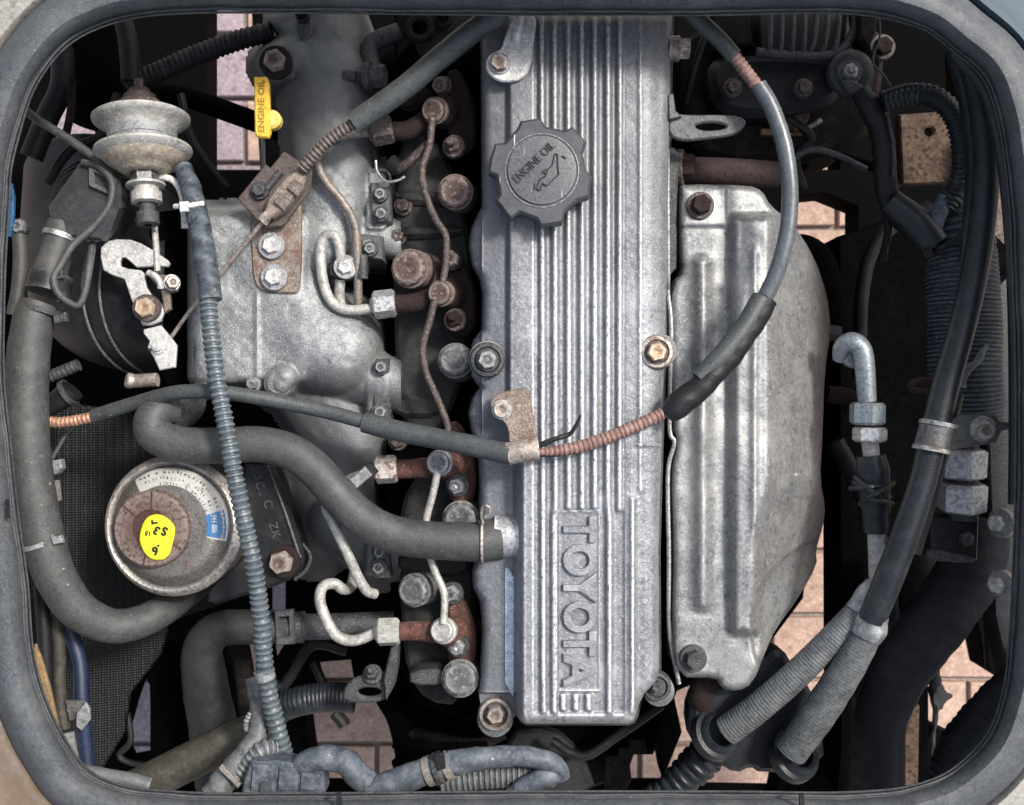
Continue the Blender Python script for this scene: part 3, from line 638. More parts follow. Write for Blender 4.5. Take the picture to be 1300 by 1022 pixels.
# ================================================================ CABLE ABUTMENT (top left of manifold) AND ACCELERATOR CABLE
cb = thing('cable_stop_bracket', 'rusty brown slotted bracket and clamp holding the throttle cable end', 'bracket', (350, 240, -70))
emit('back_plate', MB().prism([(301,252),(337,208),(343,213),(360,192),(396,214),(394,240),(360,286),(334,290),(318,270)], -50, 6, 1.5), 'coil_brown', cb)
emit('clamp', MB().prism(rot([(-34,-13),(34,-15),(36,13),(-34,15)], 361, 246, 50), -32, 16, 3.5, 1), 'tan_steel', cb)
for t in (-10, 14): emit('clamp_tab', MB().prism(rot([(-8,-8),(8,-8),(8,10),(-8,10)], 361+t*.7+4, 246-t*.75+2, 50), -27, 6, 1.5), 'pipe_steel', cb)
emit('slot_rim', MB().tube([(356,218,-47),(345,232,-47),(338,240,-47)], 5, 10), 'cast_dull', cb)
emit('bolt', MB().bolt(330, 242, -47, 9, 9, washer=1.3), 'cast_dull', cb)
emit('ferrule', MB().tube([(343,272,-32),(334,281,-34)], 7, 10, mod=rough_mod(.2)), 'tan_steel', cb)
tc = thing('accelerator_cable', 'thick grey sheathed cable running down left from top edge to rusty clamp', 'cable', (480, 140, -40))
emit('sleeve', MB().tube([(640,12,20),(600,40,10),(560,72,0),(510,114,-8),(449,157,-14)], 14.5, 20, mod=rough_mod(.01)), 'sheath_grey', tc)
emit('wound_outer', MB().tube([(452,155,-14),(425,172,-18),(405,190,-22),(384,213,-28)], 8, 12, step=1.5, mod=ring_mod(6, .16)), 'coil_brown', tc)
emit('inner_wire', MB().tube([(334,281,-34),(300,322,-50),(276,352,-60),(246,388,-70),(216,430,-80)], 2.6, 8), 'tan_steel', tc)

kc = thing('throttle_cable', 'long cable in stripped grey sheath looping over rocker cover with copper windings showing', 'cable', (980, 300, 10))
emit('upper_sheath', MB().tube([(876,14,10),(892,30,12),(915,52,14),(932,72,14)], 10.5, 16), 'sheath_grey', kc)
emit('bare_winding', MB().tube([(929,67,14),(948,92,16),(965,114,16)], 8.5, 14, step=1.5, mod=ring_mod(6.5, .12)), 'coil_pink', kc)
emit('arc_sheath', MB().tube([(963,108,16),(980,138,18),(994,178,20),(1002,225,20),(1002,275,18),(994,320,16),(982,355,12),(966,388,8)], 10.5, 18, mod=rough_mod(.012)), 'sheath_blue', kc)
emit('split_sleeve', MB().tube([(973,380,10,15),(952,416,12,15),(924,455,14,15),(890,490,16,16),(862,514,16,17),(846,528,14,12)], 15, 18, mod=rough_mod(.04)), 'rubber_black', kc)
emit('sleeve_top', MB().tube([(967,378,14,13),(944,416,17,13),(915,452,19,13),(886,480,20,10)], 13, 16), 'sheath_grey', kc)
emit('lower_winding', MB().tube([(852,520,16,8),(820,535,18,8.5),(780,552,20,8.5),(740,566,20,8.5),(710,572,21,8),(684,574,22,5)], 8, 14, step=1.4, mod=ring_mod(6.2, .16)), 'coil_pink', kc)
emit('frayed_cover', MB().tube([(682,566,26,4),(704,558,27,3.5),(724,550,26,3),(736,530,28,1.8),(737,526,29,.6)], 3, 8, mod=rough_mod(.15)), 'rubber_black', kc)
emit('frayed_cover', MB().tube([(684,577,22,3),(706,578,23,2.5),(728,574,23,2.5),(733,578,23,1)], 3, 8, mod=rough_mod(.15)), 'rubber_black', kc)
emit('thick_sheath', MB().tube([(648,577,22),(600,566,10),(550,556,-4),(500,546,-16),(463,536,-24)], 13.5, 18, mod=rough_mod(.01)), 'sheath_grey', kc)
emit('thin_sheath', MB().tube([(468,537,-24),(420,524,-28),(370,513,-26),(310,502,-18),(262,497,-14),(220,499,-24),(175,511,-44),(120,528,-60)], 9.5, 16, mod=lambda s, a: 1-.03*abs(math.sin(s*.5))), 'sheath_grey', kc)
emit('copper_winding', MB().tube([(126,527,-58),(95,534,-62),(70,536,-66),(45,531,-70)], 7.2, 12, step=1.3, mod=ring_mod(5.5, .14)), 'copper', kc)

# ================================================================ INJECTORS, UNION NUTS, FUEL PIPES
def nut(mb, x, y, z, dx, dy, r=17, L=28):
    c = P(x, y, z)-Vector((dx, -dy, 0)).normalized()*L/2*k(z)*S; q = k(z)
    mb.lathe(c, (dx, -dy, .05), [(0, 0), (0, r*.8), (3, r), (L-3, r), (L, r*.82), (L, 0)], 6, q, .35)
    mb.lathe(c, (dx, -dy, .05), [(-3, r*.5), (0, r*.6), (0, 0)], 16, q); return mb
INJ = [(549,140,485,166,(576,186),'pipe_rusty','rust_dark','rust_head','pipe_rusty',-58),
       (557,372,488,386,(578,406),'rust_dark','rust_dark','rust_head','rust_head',-52),
       (555,588,490,596,(581,616),'rust','rust','steel','steel',-48),
       (560,801,493,802,(581,820),'rust','rust','pipe_pale','steel',-46)]
WHICH = ['uppermost fuel injector with dark union nut, beneath the thick grey cable', 'second fuel injector down, with dull zinc nut and brown banjo bolt', 'third fuel injector down, beside the grey breather hose with rusty arm', 'lowest fuel injector with bright pale nut and orange rusty arm']
NM = ['pipe_rusty', 'steel', 'tan_steel', 'pipe_pale']
for i, (bx, by, nx, ny, sb, m1, m2, m3, m4, z) in enumerate(INJ):
    t = thing('fuel_injector', WHICH[i], 'fuel injector', (bx, by, z-60), 'fuel injectors along the cylinder head')
    ax = P(bx, by, z)-P(bx+16, by+(2 if i < 2 else -2), z-50)
    emit('inlet_arm', MB().tube([(nx+10,ny,z-24,12),(nx+35,ny-1,z-26,12.5),(bx+10,by+3,z-30,14)], 13, 16), m1 if i else 'rust_dark', t)
    emit('union_nut', nut(MB(), nx, ny, z-22, bx-nx, (by-ny)*.4-2, 18, 29), NM[i], t)
    emit('body', MB().lathe(P(bx+10, by+2, z-28), ax, [(-90, 22), (-10, 22), (-4, 19), (8, 17), (12, 15), (12, 0)], 24, k(z)), m2, t)
    emit('banjo_bolt', MB().lathe(P(bx, by, z), ax, [(-18, 15), (-16, 17), (-8, 17), (-7, 14.5), (0, 14.5), (2, 12.5), (1, 8), (1.6, 0)], 24, k(z)), m3, t)
    dy = 1 if i != 0 else .9
    emit('clamp_plate', MB().prism([(566,by-50),(582,by-55),(600,by-20),(606,by+20),(600,by+52),(578,by+56),(568,by+36),(572,by-4),(566,by-24)], z-40, 18, 4, 1), m2, t)
    emit('clamp_bolt', MB().bolt(sb[0], sb[1], z-26, 11, 9, axis=(-.25, -.1 if i > 1 else .15, 1), washer=1.35, stud=9), m4 if i != 1 else 'rust_dark', t)
    if i in (1, 3): emit('clamp_bolt', MB().bolt(574, by-42 if i == 1 else by-48, z-30, 11, 12, axis=(-.25, .1, 1), washer=1.3), 'grey_head' if i == 3 else 'rust_head', t)
G = 'fuel return pipes between injectors'
tubeobj('fuel_return_pipe', [(549,150,-58),(545,185,-60),(536,215,-60),(540,245,-60),(553,278,-60),(566,300,-60),(566,335,-58),(560,366,-54)], 4.6, 'pipe_rusty', 'thin brown wavy return pipe joining the top two injectors', 'pipe', G, mod=rough_mod(.02), n=12)
tubeobj('fuel_return_pipe', [(552,380,-54),(546,405,-58),(537,440,-60),(540,470,-60),(556,508,-60),(568,540,-58),(568,560,-56)], 4.6, 'pipe_rusty', 'thin brown return pipe below second injector passing beneath the cable', 'pipe', G, mod=rough_mod(.02), n=12)
tubeobj('fuel_return_pipe', [(556,598,-50),(550,625,-54),(541,662,-58),(542,690,-60),(552,725,-56),(564,755,-50),(563,792,-46)], 4.8, 'pipe_pale', 'pale return pipe passing under the breather hose to the lowest injector', 'pipe', G, mod=rough_mod(.02), n=12)
G = 'high pressure fuel pipes'
tubeobj('fuel_pipe', [(472,392,-74),(440,393,-74),(420,382,-76),(410,355,-80),(407,318,-82),(413,300,-80),(424,299,-76),(431,315,-78),(433,345,-90),(431,375,-100),(438,400,-108),(460,415,-130),(478,430,-150)], 6.6, 'pipe_pale', 'pale hairpin fuel pipe looping into the second zinc union nut', 'pipe', G, n=14, mod=rough_mod(.015))
tubeobj('fuel_pipe', [(470,168,-80),(440,172,-78),(415,180,-76),(403,203,-66),(412,228,-64),(436,258,-66),(450,285,-74),(454,330,-80),(455,400,-96),(458,430,-112),(480,455,-140)], 5.6, 'pipe_steel', 'long rusty fuel pipe curving down from the top union nut over the manifold', 'pipe', G, n=12, mod=rough_mod(.015))
tubeobj('fuel_pipe', [(477,598,-70),(462,602,-76),(440,612,-96),(415,640,-70),(422,662,-58),(440,700,-62),(455,733,-74),(466,750,-84),(476,754,-96)], 6.6, 'pipe_pale', 'straight pale fuel pipe crossing below the breather hose, hooked at its lower end', 'pipe', G, n=14, mod=rough_mod(.015))
tubeobj('fuel_pipe', [(478,803,-70),(450,813,-72),(428,808,-74),(415,788,-76),(406,762,-78),(410,745,-80),(424,741,-84),(436,748,-96),(446,744,-120),(450,728,-140)], 7, 'pipe_pale', 'hooked pale fuel pipe leading into the lowest bright union nut', 'pipe', G, n=14, mod=rough_mod(.015))
pc = thing('pipe_clamp', 'small dark two pipe clamp with bright flanged bolt on manifold', 'clamp', (440, 340, -100))
emit('clamp_plate', MB().prism([(417,328),(468,326),(468,354),(417,356)], -84, 8, 2, 1), 'plastic_black', pc)
emit('bolt', MB().bolt(439, 339, -80, 10, 8, washer=1.55), 'zinc', pc)
emit('clip', MB().tube([(460,324,-82),(460,354,-82)], 7, 12, smooth=False), 'cast_dull', pc)
for (x, y, a, lab) in ((460,606,40,'upper white and black pipe clip gripping breather hose edge'),(414,630,-40,'lower pale pipe clip at end of straight fuel pipe')):
    t = thing('pipe_clip', lab, 'clip', (x, y, -60), 'pipe clips by the breather hose')
    emit('jaw', MB().prism(rot([(-13,-7),(13,-7),(13,8),(-13,8)], x-3, y, a), -38, 14, 2), 'clip_grey', t)
    emit('insert', MB().prism(rot([(-12,-9),(12,-9),(12,7),(-12,7)], x+7, y-5 if a > 0 else y+9, a), -48, 12, 2), 'plastic_black' if a > 0 else 'clip_grey', t)
tubeobj('leak_off_stub', [(544,182,-70),(528,198,-76),(512,212,-86),(504,216,-96)], 6, 'pipe_rusty', 'short rusty stub pipe branching down left from the top return pipe', 'pipe', n=12)
hk = thing('hose_clip', 'thin bright wire clip and dark hose end below the top union nut', 'clip', (495, 215, -110))
emit('hose_end', MB().tube([(496,206,-100),(508,216,-96)], 11, 16, smooth=False), 'rubber_black', hk)
emit('wire', MB().tube([(477,204,-90),(479,218,-88),(490,230,-86),(505,229,-86),(514,224,-86)], 1.8, 8), 'steel', hk)
lb = thing('engine_lifting_eye', 'grey steel lifting eye with an oval hole at bottom centre', 'lifting eye', (470, 875, -110))
emit('eye_plate', MB().prism([sm([(434,882),(440,868),(455,858),(486,852),(496,858),(492,880),(486,892),(450,893),(438,890)], 2), circ(469, 879, 15, 20, ry=6)], -78, 7, 2.5), 'cast_dull', lb)
emit('upright', MB().prism([(490,890),(486,862),(496,822),(506,815),(504,850),(500,872)], -66, 30, 2.5), 'cast_dull', lb)
emit('stud', MB().bolt(473, 856, -78, 9, 14, axis=(0, .5, 1), washer=1.4, stud=10), 'cast_dull', lb)
# ================================================================ BREATHER HOSE, CANISTER, LOWER HOSES
bh = thing('breather_hose', 'smooth grey S shaped breather hose from manifold side to the rocker cover', 'hose', (400, 620, -60))
emit('hose', MB().tube([(222,522,-60,17),(205,520,-46,20),(193,532,-38,22),(196,550,-36,23),(222,563,-36,23),(270,566,-36,23),(325,564,-36,23),(365,572,-36,23),(398,594,-36,23),(430,630,-36,23.5),(464,662,-36,24),(505,680,-36,24),(550,686,-36,24),(600,688,-38,25),(628,686,-42,25)], 23, 24, mod=rough_mod(.006)), 'rubber_grey', bh)
emit('end_cuff', MB().tube([(608,687,-39),(634,684,-44)], 26.5, 24, smooth=False), 'rubber_grey', bh)
emit('spring_clamp', MB().tube([(611,687,-39),(614,687,-39)], 28.3, 24, smooth=False).tube([(613,664,-18),(611,652,-10),(614,643,-4),(621,644,-2),(620,653,-8),(616,656,-10)], 2, 8), 'tan_steel', bh)
cn = thing('coolant_pipe_outlet', 'dark cast outlet stub behind the curled end of the breather hose', 'pipe outlet', (225, 525, -110))
emit('stub', MB().tube([(214,530,-92),(236,520,-90),(240,505,-110)], 22, 18, mod=rough_mod(.05)), 'cast_dull', cn)

CX, CY, CZ = 217, 668, -60
cans = thing('oil_filter_housing', 'round metal canister with curved label, brown centre disc and yellow paint blob', 'canister', (CX+8, CY, CZ-130))
axc = (-.06, .03, 1)
def canp(mb, prof, n=64): return mb.lathe(P(CX, CY, CZ), axc, prof, n, k(CZ))
emit('shell', canp(MB(), [(-180, 60), (-120, 88), (-30, 88), (-16, 89), (-8, 90), (0, 86), (3, 82), (1, 77), (0, 76), (7, 70), (12, 60), (14, 50), (14, 0)]), 'canister', cans, 30)
# curved label laid on the crown of the canister
def ring_patch(r0, r1, h0, h1, a0, a1, n=40, off=.5, m=5):
    a = Vector(axc).normalized(); u = Vector((1, 0, 0)); u = (u-a*u.dot(a)).normalized(); q = a.cross(u); c = P(CX, CY, CZ); s_ = k(CZ)*S; v = []; f = []
    def hz(r):
        for (t0, ra), (t1, rb) in zip([(0, 76), (7, 70), (12, 60), (14, 50), (14, 30)], [(7, 70), (12, 60), (14, 50), (14, 30), (14, 0)]):
            if rb <= r <= ra: return t0+(t1-t0)*(ra-r)/(ra-rb)
        return 0
    for i in range(n+1):
        an = math.radians(a0+(a1-a0)*i/n)
        for j in range(m+1):
            r = r0+(r1-r0)*j/m; v.append(c+(u*math.cos(an)+q*math.sin(an))*r*s_+a*(hz(r)+off)*s_)
    for i in range(n):
        for j in range(m): p = i*(m+1)+j; f.append((p, p+1, p+m+2, p+m+1))
    return MB().add(v, f)
emit('white_label', ring_patch(53, 74.5, 0, 0, -14, 128, off=.5), 'label_white', cans)
emit('blue_label', ring_patch(52, 73, 0, 0, -12, 17, off=.9, n=12), 'label_blue', cans)
def on_can(mb, s_, r, ang, size, rotv=None, sx=1, h=None):
    a = Vector(axc).normalized(); u = Vector((1, 0, 0)); u = (u-a*u.dot(a)).normalized(); q = a.cross(u); an = math.radians(ang)
    c = P(CX, CY, CZ)+(u*math.cos(an)+q*math.sin(an))*r*k(CZ)*S+a*((h if h is not None else (7+(70-r)*.5 if r > 60 else 13.2))+1.5)*k(CZ)*S
    cu = bpy.data.curves.new('t', 'FONT'); cu.body = s_; cu.size = 1; cu.align_x = 'CENTER'; cu.align_y = 'CENTER'; cu.offset = .012; cu.resolution_u = 3
    o = bpy.data.objects.new('t', cu); me = bpy.data.meshes.new_from_object(o); rr = math.radians(rotv if rotv is not None else ang-90)
    X = u*math.cos(rr)+q*math.sin(rr); Y_ = -u*math.sin(rr)+q*math.cos(rr)
    mb.add([c+X*(p.co.x*sx*size*k(CZ)*S)+Y_*(p.co.y*size*k(CZ)*S) for p in me.vertices], [tuple(p.vertices) for p in me.polygons])
    bpy.data.objects.remove(o); bpy.data.curves.remove(cu); bpy.data.meshes.remove(me); return mb
t1 = MB()
random.seed(3)
for r_, n_, s_ in ((69, 23, 7.5), (62, 22, 6.5), (55.5, 18, 6)):          # print too worn to read: rows of broken strokes
    for i in range(n_):
        if random.random() < .12: continue
        for q_ in range(2): on_can(t1, random.choice('-=+:|'), r_+random.uniform(-1, 1), 22+i*4.5+random.uniform(-.8, .8), s_*random.uniform(.7, 1), sx=.8)
emit('label_text', t1, 'ink_dark', cans)
t2 = MB()
for i, ch in enumerate('NOTICE'): on_can(t2, ch, 69.5, -9.5+i*4.6, 8, sx=.8)
for i, ch in enumerate(('注', '意')): on_can(t2, ch, 60.5, 10-i*12, 11, rotv=0)
emit('blue_text', t2, 'ink_white', cans)
a = Vector(axc).normalized()
def off_can(r, ang, h):
    u = Vector((1, 0, 0)); u = (u-a*u.dot(a)).normalized(); q = a.cross(u); an = math.radians(ang); return P(CX, CY, CZ)+(u*math.cos(an)+q*math.sin(an))*r*k(CZ)*S+a*h*k(CZ)*S
cc = off_can(17, 185, 14)
emit('brown_disc', MB().lathe(cc, axc, [(-4, 49), (7, 48), (10, 45), (10, 24), (9, 23), (9, 0)], 56, k(CZ)), 'brown_cap', cans, 30)
for i in range(6):
    an = math.radians(20+60*i+(8 if i % 2 else 0)); u = Vector((1, 0, 0)); u = (u-a*u.dot(a)).normalized(); q = a.cross(u); d = u*math.cos(an)+q*math.sin(an); e = a.cross(d)
    p0 = cc+d*22*k(CZ)*S+a*9*k(CZ)*S; p1 = cc+d*47*k(CZ)*S+a*9.5*k(CZ)*S; mb = MB(); h = .9*k(CZ)*S
    mb.add([p0-e*h, p0+e*h, p1+e*h, p1-e*h, p0-e*h+a*h*1.6, p0+e*h+a*h*1.6, p1+e*h+a*h*1.6, p1-e*h+a*h*1.6], [(4, 5, 6, 7), (0, 1, 5, 4), (1, 2, 6, 5), (2, 3, 7, 6), (3, 0, 4, 7)]); emit('disc_ridge', mb, 'brown_cap' if i % 3 else 'canister', cans)
blob = MB(); pl = sm([(180,665),(188,655),(200,653),(214,660),(222,671),(218,690),(214,705),(205,712),(190,711),(180,700),(175,684)], 2)
blob.prism(pl, -29, 9, 2.5); emit('yellow_paint', blob, 'paint_yellow', cans)
t3 = MB()
for s_, x, y, r in (('6', 197, 699, 190), ('.', 201, 689, 0), ('3', 199, 673, 150), ('S', 209, 674, 160), ('15', 188, 677, 170), ('r', 195, 663, 100)): text_mb(t3, s_, 15 if s_ != '15' else 8, x, y, -28.6, r, .6, .04)
emit('ink_marks', t3, 'ink_black', cans)

fb = thing('filter_bracket', 'dark cast bracket arm with faint raised characters and rusty corner bolt', 'bracket', (345, 660, -160))
emit('arm', MB().prism([(300,586),(342,585),(350,592),(386,700),(384,724),(364,740),(300,760),(262,770),(262,745),(300,715),(318,690)], -96, 40, 5, 1), 'plastic_black', fb)
emit('edge_ridge', MB().tube([(340,590,-94),(362,650,-94),(381,708,-94)], 2.2, 8, smooth=False), 'plastic_black', fb)
tt = MB(); [text_mb(tt, c_, 15, x, y, -95, -75, 1.2, .01) for c_, x, y in (('3', 324, 594), ('3', 328, 605), ('C', 330, 616), ('-', 331, 627), ('C', 340, 640), ('Z', 347, 668), ('K', 350, 678))]; emit('cast_characters', tt, 'cast_dull', fb)
emit('bolt', MB().bolt(360, 713, -90, 15, 16, axis=(-.2, 0, 1), washer=1.4), 'rust_head', fb)
emit('hanger', MB().tube([(384,690,-110),(394,706,-110),(388,724,-112),(374,736,-112)], 2.5, 8), 'cast_dull', fb)

wh = thing('water_hose', 'dull grey horizontal hose with sleeve clamp ending in a dark elbow', 'hose', (330, 830, -200))
emit('hose', MB().tube([(352,796,-150,21),(305,796,-150,22),(276,800,-152,23),(258,822,-158,25),(260,865,-176,28),(270,920,-198,30),(282,990,-220,33)], 25, 24, mod=rough_mod(.01)), 'rubber_dark', wh)
emit('metal_pipe', MB().tube([(378,796,-150),(430,795,-150),(500,792,-160)], 16.5, 20), 'cast_dull', wh)
emit('sleeve', MB().tube([(346,797,-148),(386,796,-148)], 20, 20, smooth=False), 'cast_dull', wh)
emit('clamp_frame', MB().prism([[(348,776),(372,774),(374,818),(350,820)], [(354,784),(366,783),(367,808),(355,809)]], -122, 8, 2), 'cast_dull', wh)
tubeobj('olive_tube', [(140,1016,-120),(180,997,-120),(250,962,-130),(330,925,-150)], 24, 'olive_tube', 'dirty olive brown tube lying diagonally at the bottom left', 'tube', n=20)
tubeobj('ribbed_hose', [(336,930,-180),(352,902,-170),(380,890,-160),(415,885,-160),(450,886,-160)], 19, 'rubber_blue', 'black finely ribbed hose curving behind the lifting eye', 'hose', n=20, step=1.6, mod=ring_mod(5, .05))
cd = thing('corrugated_conduit', 'long pale blue grey corrugated split conduit running down the left side', 'conduit', (300, 640, -10))
emit('conduit', MB().tube([(264,378,-10),(268,420,0),(275,480,12),(286,540,18),(297,600,18),(310,660,14),(323,720,6),(331,780,-4),(335,835,-14),(341,880,-24),(352,925,-34),(364,968,-44)], 11.5, 18, step=1.7, mod=lambda s, an: (1-.16+.16*min(1, max(0, .5+1.6*math.sin(2*math.pi*(s+1.6*math.sin(s*.031)+.9*math.sin(s*.083))/8.2))))*(1+.035*math.sin(s*.019+an)+.02*math.sin(s*.13))), 'conduit_blue', cd)
emit('taped_end', MB().tube([(232,212,-52,11),(244,245,-42,13),(256,300,-26,14),(263,345,-16,14.5),(268,381,-10,14)], 12, 18, mod=tape_mod(26, .10)), 'tape_cloth', cd)
emit('split_seam', MB().tube([(257,392,-6),(262,430,4),(267,480,14),(277,540,22),(284,575,22)], 2, 6, step=1.5, mod=ring_mod(6, .6)), 'ink_black', cd)
emit('tape_band', MB().tube([(334,850,-18),(338,862,-20)], 12.6, 18, smooth=False), 'clip_grey', cd)

# bottom harness
hb = thing('wiring_harness', 'bundle of blue grey taped looms lying along the bottom edge of the opening', 'wiring harness', (560, 980, 0))
emit('loom_branch', MB().tube([(372,985,-6,10),(385,970,0,14),(410,962,4,16),(428,964,4,16)], 14, 16, mod=tape_mod(30, .05)), 'loom_blue', hb)
emit('loom_branch', MB().tube([(415,962,2,15),(440,968,6,16),(455,985,4,16),(480,1000,0,14),(500,1012,0,12)], 14, 16, mod=tape_mod(26, .05)), 'loom_blue', hb)
emit('main_loom', MB().tube([(470,1004,4,16),(510,990,10,17),(545,978,14,17),(580,968,16,16),(620,962,16,14),(660,960,14,13),(690,965,12,13),(708,974,10,12),(714,988,8,10)], 15, 18, mod=tape_mod(34, .05)), 'loom_blue', hb)
emit('return_loom', MB().tube([(714,984,8,8),(695,986,14,12),(672,996,14,13),(650,1012,12,13)], 12, 16, mod=tape_mod(22, .1)), 'loom_blue', hb)
emit('inner_conduit', MB().tube([(560,992,-8),(620,986,-8),(680,984,-8),(706,984,-8)], 15, 18, step=1.6, mod=ring_mod(7, .12)), 'conduit_grey', hb)
emit('tan_wrap', MB().tube([(542,980,14),(550,977,15)], 19, 18, smooth=False), 'clip_tan', hb)
emit('tan_wrap', MB().tube([(564,974,16),(572,970,16)], 18.5, 18, smooth=False), 'clip_tan', hb)
emit('cable_tie', MB().tube([(554,976,15),(561,974,16)], 20.5, 18, smooth=False).prism([(551,958),(563,956),(566,976),(555,980)], 37, 8, 1.5), 'plastic_black', hb)
cn = thing('multi_plug_connector', 'blue grey rectangular wiring connector banded with tape at bottom left', 'connector', (360, 990, -10))
emit('housing', MB().prism([(318,968),(352,966),(410,978),(412,1008),(306,1008),(310,986)], 10, 36, 3), 'loom_blue', cn)
for x0, x1, y0 in ((320,350,971),(354,378,974),(382,406,981)): emit('segment', MB().prism([(x0,y0),(x1,y0+2),(x1-1,1004),(x0-2,1004)], 14, 6, 1.5), 'loom_blue', cn)
emit('tab', MB().prism([(330,994),(344,992),(344,1006),(330,1006)], 18, 6, 1), 'conduit_grey', cn)
sl_ = thing('loom_sleeve', 'grey taped loom with tan flat tie left of the banded connector', 'wiring loom', (310, 960, -40))
emit('sleeve', MB().tube([(322,860,-70,11),(330,895,-60,13),(328,930,-46,13),(310,958,-30,14),(285,990,-20,17),(272,1010,-16,18)], 13, 16, mod=tape_mod(28, .12)), 'hose_taped', sl_)
emit('flat_tie', MB().prism([(277,976),(281,971),(305,996),(302,1001)], 6, 5, 1), 'clip_tan', sl_)
emit('frayed_end', MB().tube([(318,905,-50),(312,918,-48),(314,928,-46)], 4, 8, step=1.5, mod=ring_mod(5, .3)), 'conduit_grey', sl_)
tubeobj('loom_sleeve', [(300,985,-20),(330,955,-24),(350,950,-34)], 13, 'conduit_grey', 'short grey ribbed sleeve tucked beneath the conduit above the connector', 'wiring loom', n=16, step=1.6, mod=ring_mod(7, .12))
tubeobj('grey_hose', [(100,978,-30),(130,984,-30),(165,990,-34),(190,996,-40)], 9, 'hose_taped', 'short grey hose piece against the bottom left corner of the seal', 'hose', n=14)

# ================================================================ LEFT SIDE
ss_ = solo('splash_guard', MB().prism([(8,520),(60,505),(190,530),(240,600),(330,610),(300,760),(215,790),(205,830),(165,880),(158,930),(120,990),(60,930),(30,780)], lambda x, y: -230-.35*(x-60), 8, 2), 'woven_black', 'black woven textured rubber splash guard behind the round canister', 'splash guard')
ah = thing('air_intake_hose', 'big black rubber intake elbow with two bright wire bands', 'intake hose', (150, 380, -200))
emit('elbow', MB().tube([(250,378,-196,98),(215,378,-206,98),(180,376,-220,98),(145,368,-245,94),(125,345,-275,88),(118,300,-320,84),(120,230,-380,82)], 95, 40, step=6), 'plastic_black', ah)
emit('bellows', MB().tube([(140,340,-240),(150,300,-262),(160,262,-300)], 84, 40, step=1.5, mod=ring_mod(9, .05)), 'rubber_black', ah)
for x, zc in ((182, -219), (202, -211)):
    c = P(x, 377, zc); b = MB(); R = 100*k(zc)*S; N_ = 64; v = []; f = []; rr = 1.7*k(zc)*S
    ax = Vector((-1, 0, -.42)).normalized(); e1 = Vector((0, 1, 0)); e2 = ax.cross(e1)
    for i in range(N_):
        an = 2*math.pi*i/N_; dr = e1*math.cos(an)+e2*math.sin(an)
        for j in range(8):
            q = 2*math.pi*j/8; v.append(c+dr*(R+rr*math.cos(q))+ax*(rr*math.sin(q)))
    for i in range(N_):
        for j in range(8): f.append((i*8+j, i*8+(j+1) % 8, ((i+1) % N_)*8+(j+1) % 8, ((i+1) % N_)*8+j))
    emit('wire_ring', b.add(v, f), 'steel', ah)
emit('clamp_screw', MB().tube([(170,484,-62),(200,482,-62)], 9, 14, smooth=False).lathe(P(168, 484, -60), (-1, .2, .6), [(0, 10), (6, 10), (8, 8), (7, 0)], 18, k(-60)), 'tan_steel', ah)
tb = thing('throttle_housing', 'dark throttle body between the black intake elbow and pale manifold', 'throttle body', (225, 390, -190))
emit('casting', MB().prism([(186,270),(246,262),(246,490),(200,494),(196,440),(192,330)], -110, 140, 6, 1), 'dark_iron', tb)
lv = thing('throttle_lever', 'bright zinc hooked throttle lever with pivot bolt and lower quadrant', 'lever', (190, 390, -80))
def c5(l): return [(x/3.93, 240+y/3.93) for x, y in l]
emit('hook_arm', MB().prism(c5([(500,340),(502,290),(530,260),(580,250),(650,252),(700,270),(770,310),(835,355),(845,372),(835,388),(790,385),(680,390),(650,362),(625,342),(605,342),(597,360),(600,385),(640,398),(700,405),(716,420),(728,490),(760,540),(800,570),(815,620),(800,660),(760,680),(710,680),(690,640),(650,540),(620,450),(560,430),(515,405)]), -58, 6, 1.4), 'zinc', lv)
emit('quadrant', MB().prism(c5([(715,700),(800,680),(850,740),(880,780),(872,890),(795,905),(765,840),(735,790),(745,760),(715,720)]), -50, 6, 1.4), 'zinc', lv)
emit('cable_nipple', MB().lathe(P(201.5, 440, -50), (0, 0, 1), [(0, 9), (3, 9), (3.5, 6.5), (7, 6), (8, 0)], 24, k(-50)), 'zinc', lv)
emit('slot', MB().prism(c5([(735,793),(770,795),(772,805),(738,808)]), -48.5, 3, .4), 'ink_black', lv)
emit('pivot_bolt', MB().bolt(186, 391, -52, 13, 12, washer=1.35), 'brass', lv)
emit('rod_bracket', MB().prism(c5([(735,408),(760,405),(790,425),(850,430),(888,470),(880,510),(845,520),(850,600),(820,620),(800,500),(770,470),(735,430)]), -66, 8, 2), 'tan_steel', lv)
emit('rod_nut', MB().bolt(218, 359, -62, 9, 12, axis=(.5, 0, 1), washer=1.2), 'tan_steel', lv)
emit('return_clip', MB().tube([(188,346,-52),(197,350,-50),(203,358,-50),(204,366,-52)], 4, 10), 'zinc', lv)

dp = thing('vacuum_actuator', 'cream and rust coloured double disc vacuum actuator pointing up at left', 'vacuum actuator', (185, 200, -90))
A0 = Vector((168, 90)); A1 = Vector((197, 300)); 
axd = Vector((-.10, 1, -.38)).normalized()
cd_ = P(181, 176, -52); axd = Vector((-.10, 1, -.10)).normalized()
def act(prof, n=48): return MB().lathe(cd_, axd, prof, n, k(-52))
emit('cap_stack', act([(36, 30), (42, 29), (46, 27), (50, 20), (56, 20), (59, 14), (64, 13), (65, 6), (78, 6), (79, 4), (79, 0)]), 'pipe_rusty', dp, 30)
emit('upper_disc', act([(7, 42), (12, 44), (17, 50), (20, 56), (23, 59.5), (26, 60), (28, 57), (31, 46), (36, 38), (37, 28)]), 'pipe_pale', dp, 40)
emit('centre_drum', act([(-18, 41.5), (-4, 41.5), (-3, 42.5), (9, 42.5)]), 'clip_grey', dp)
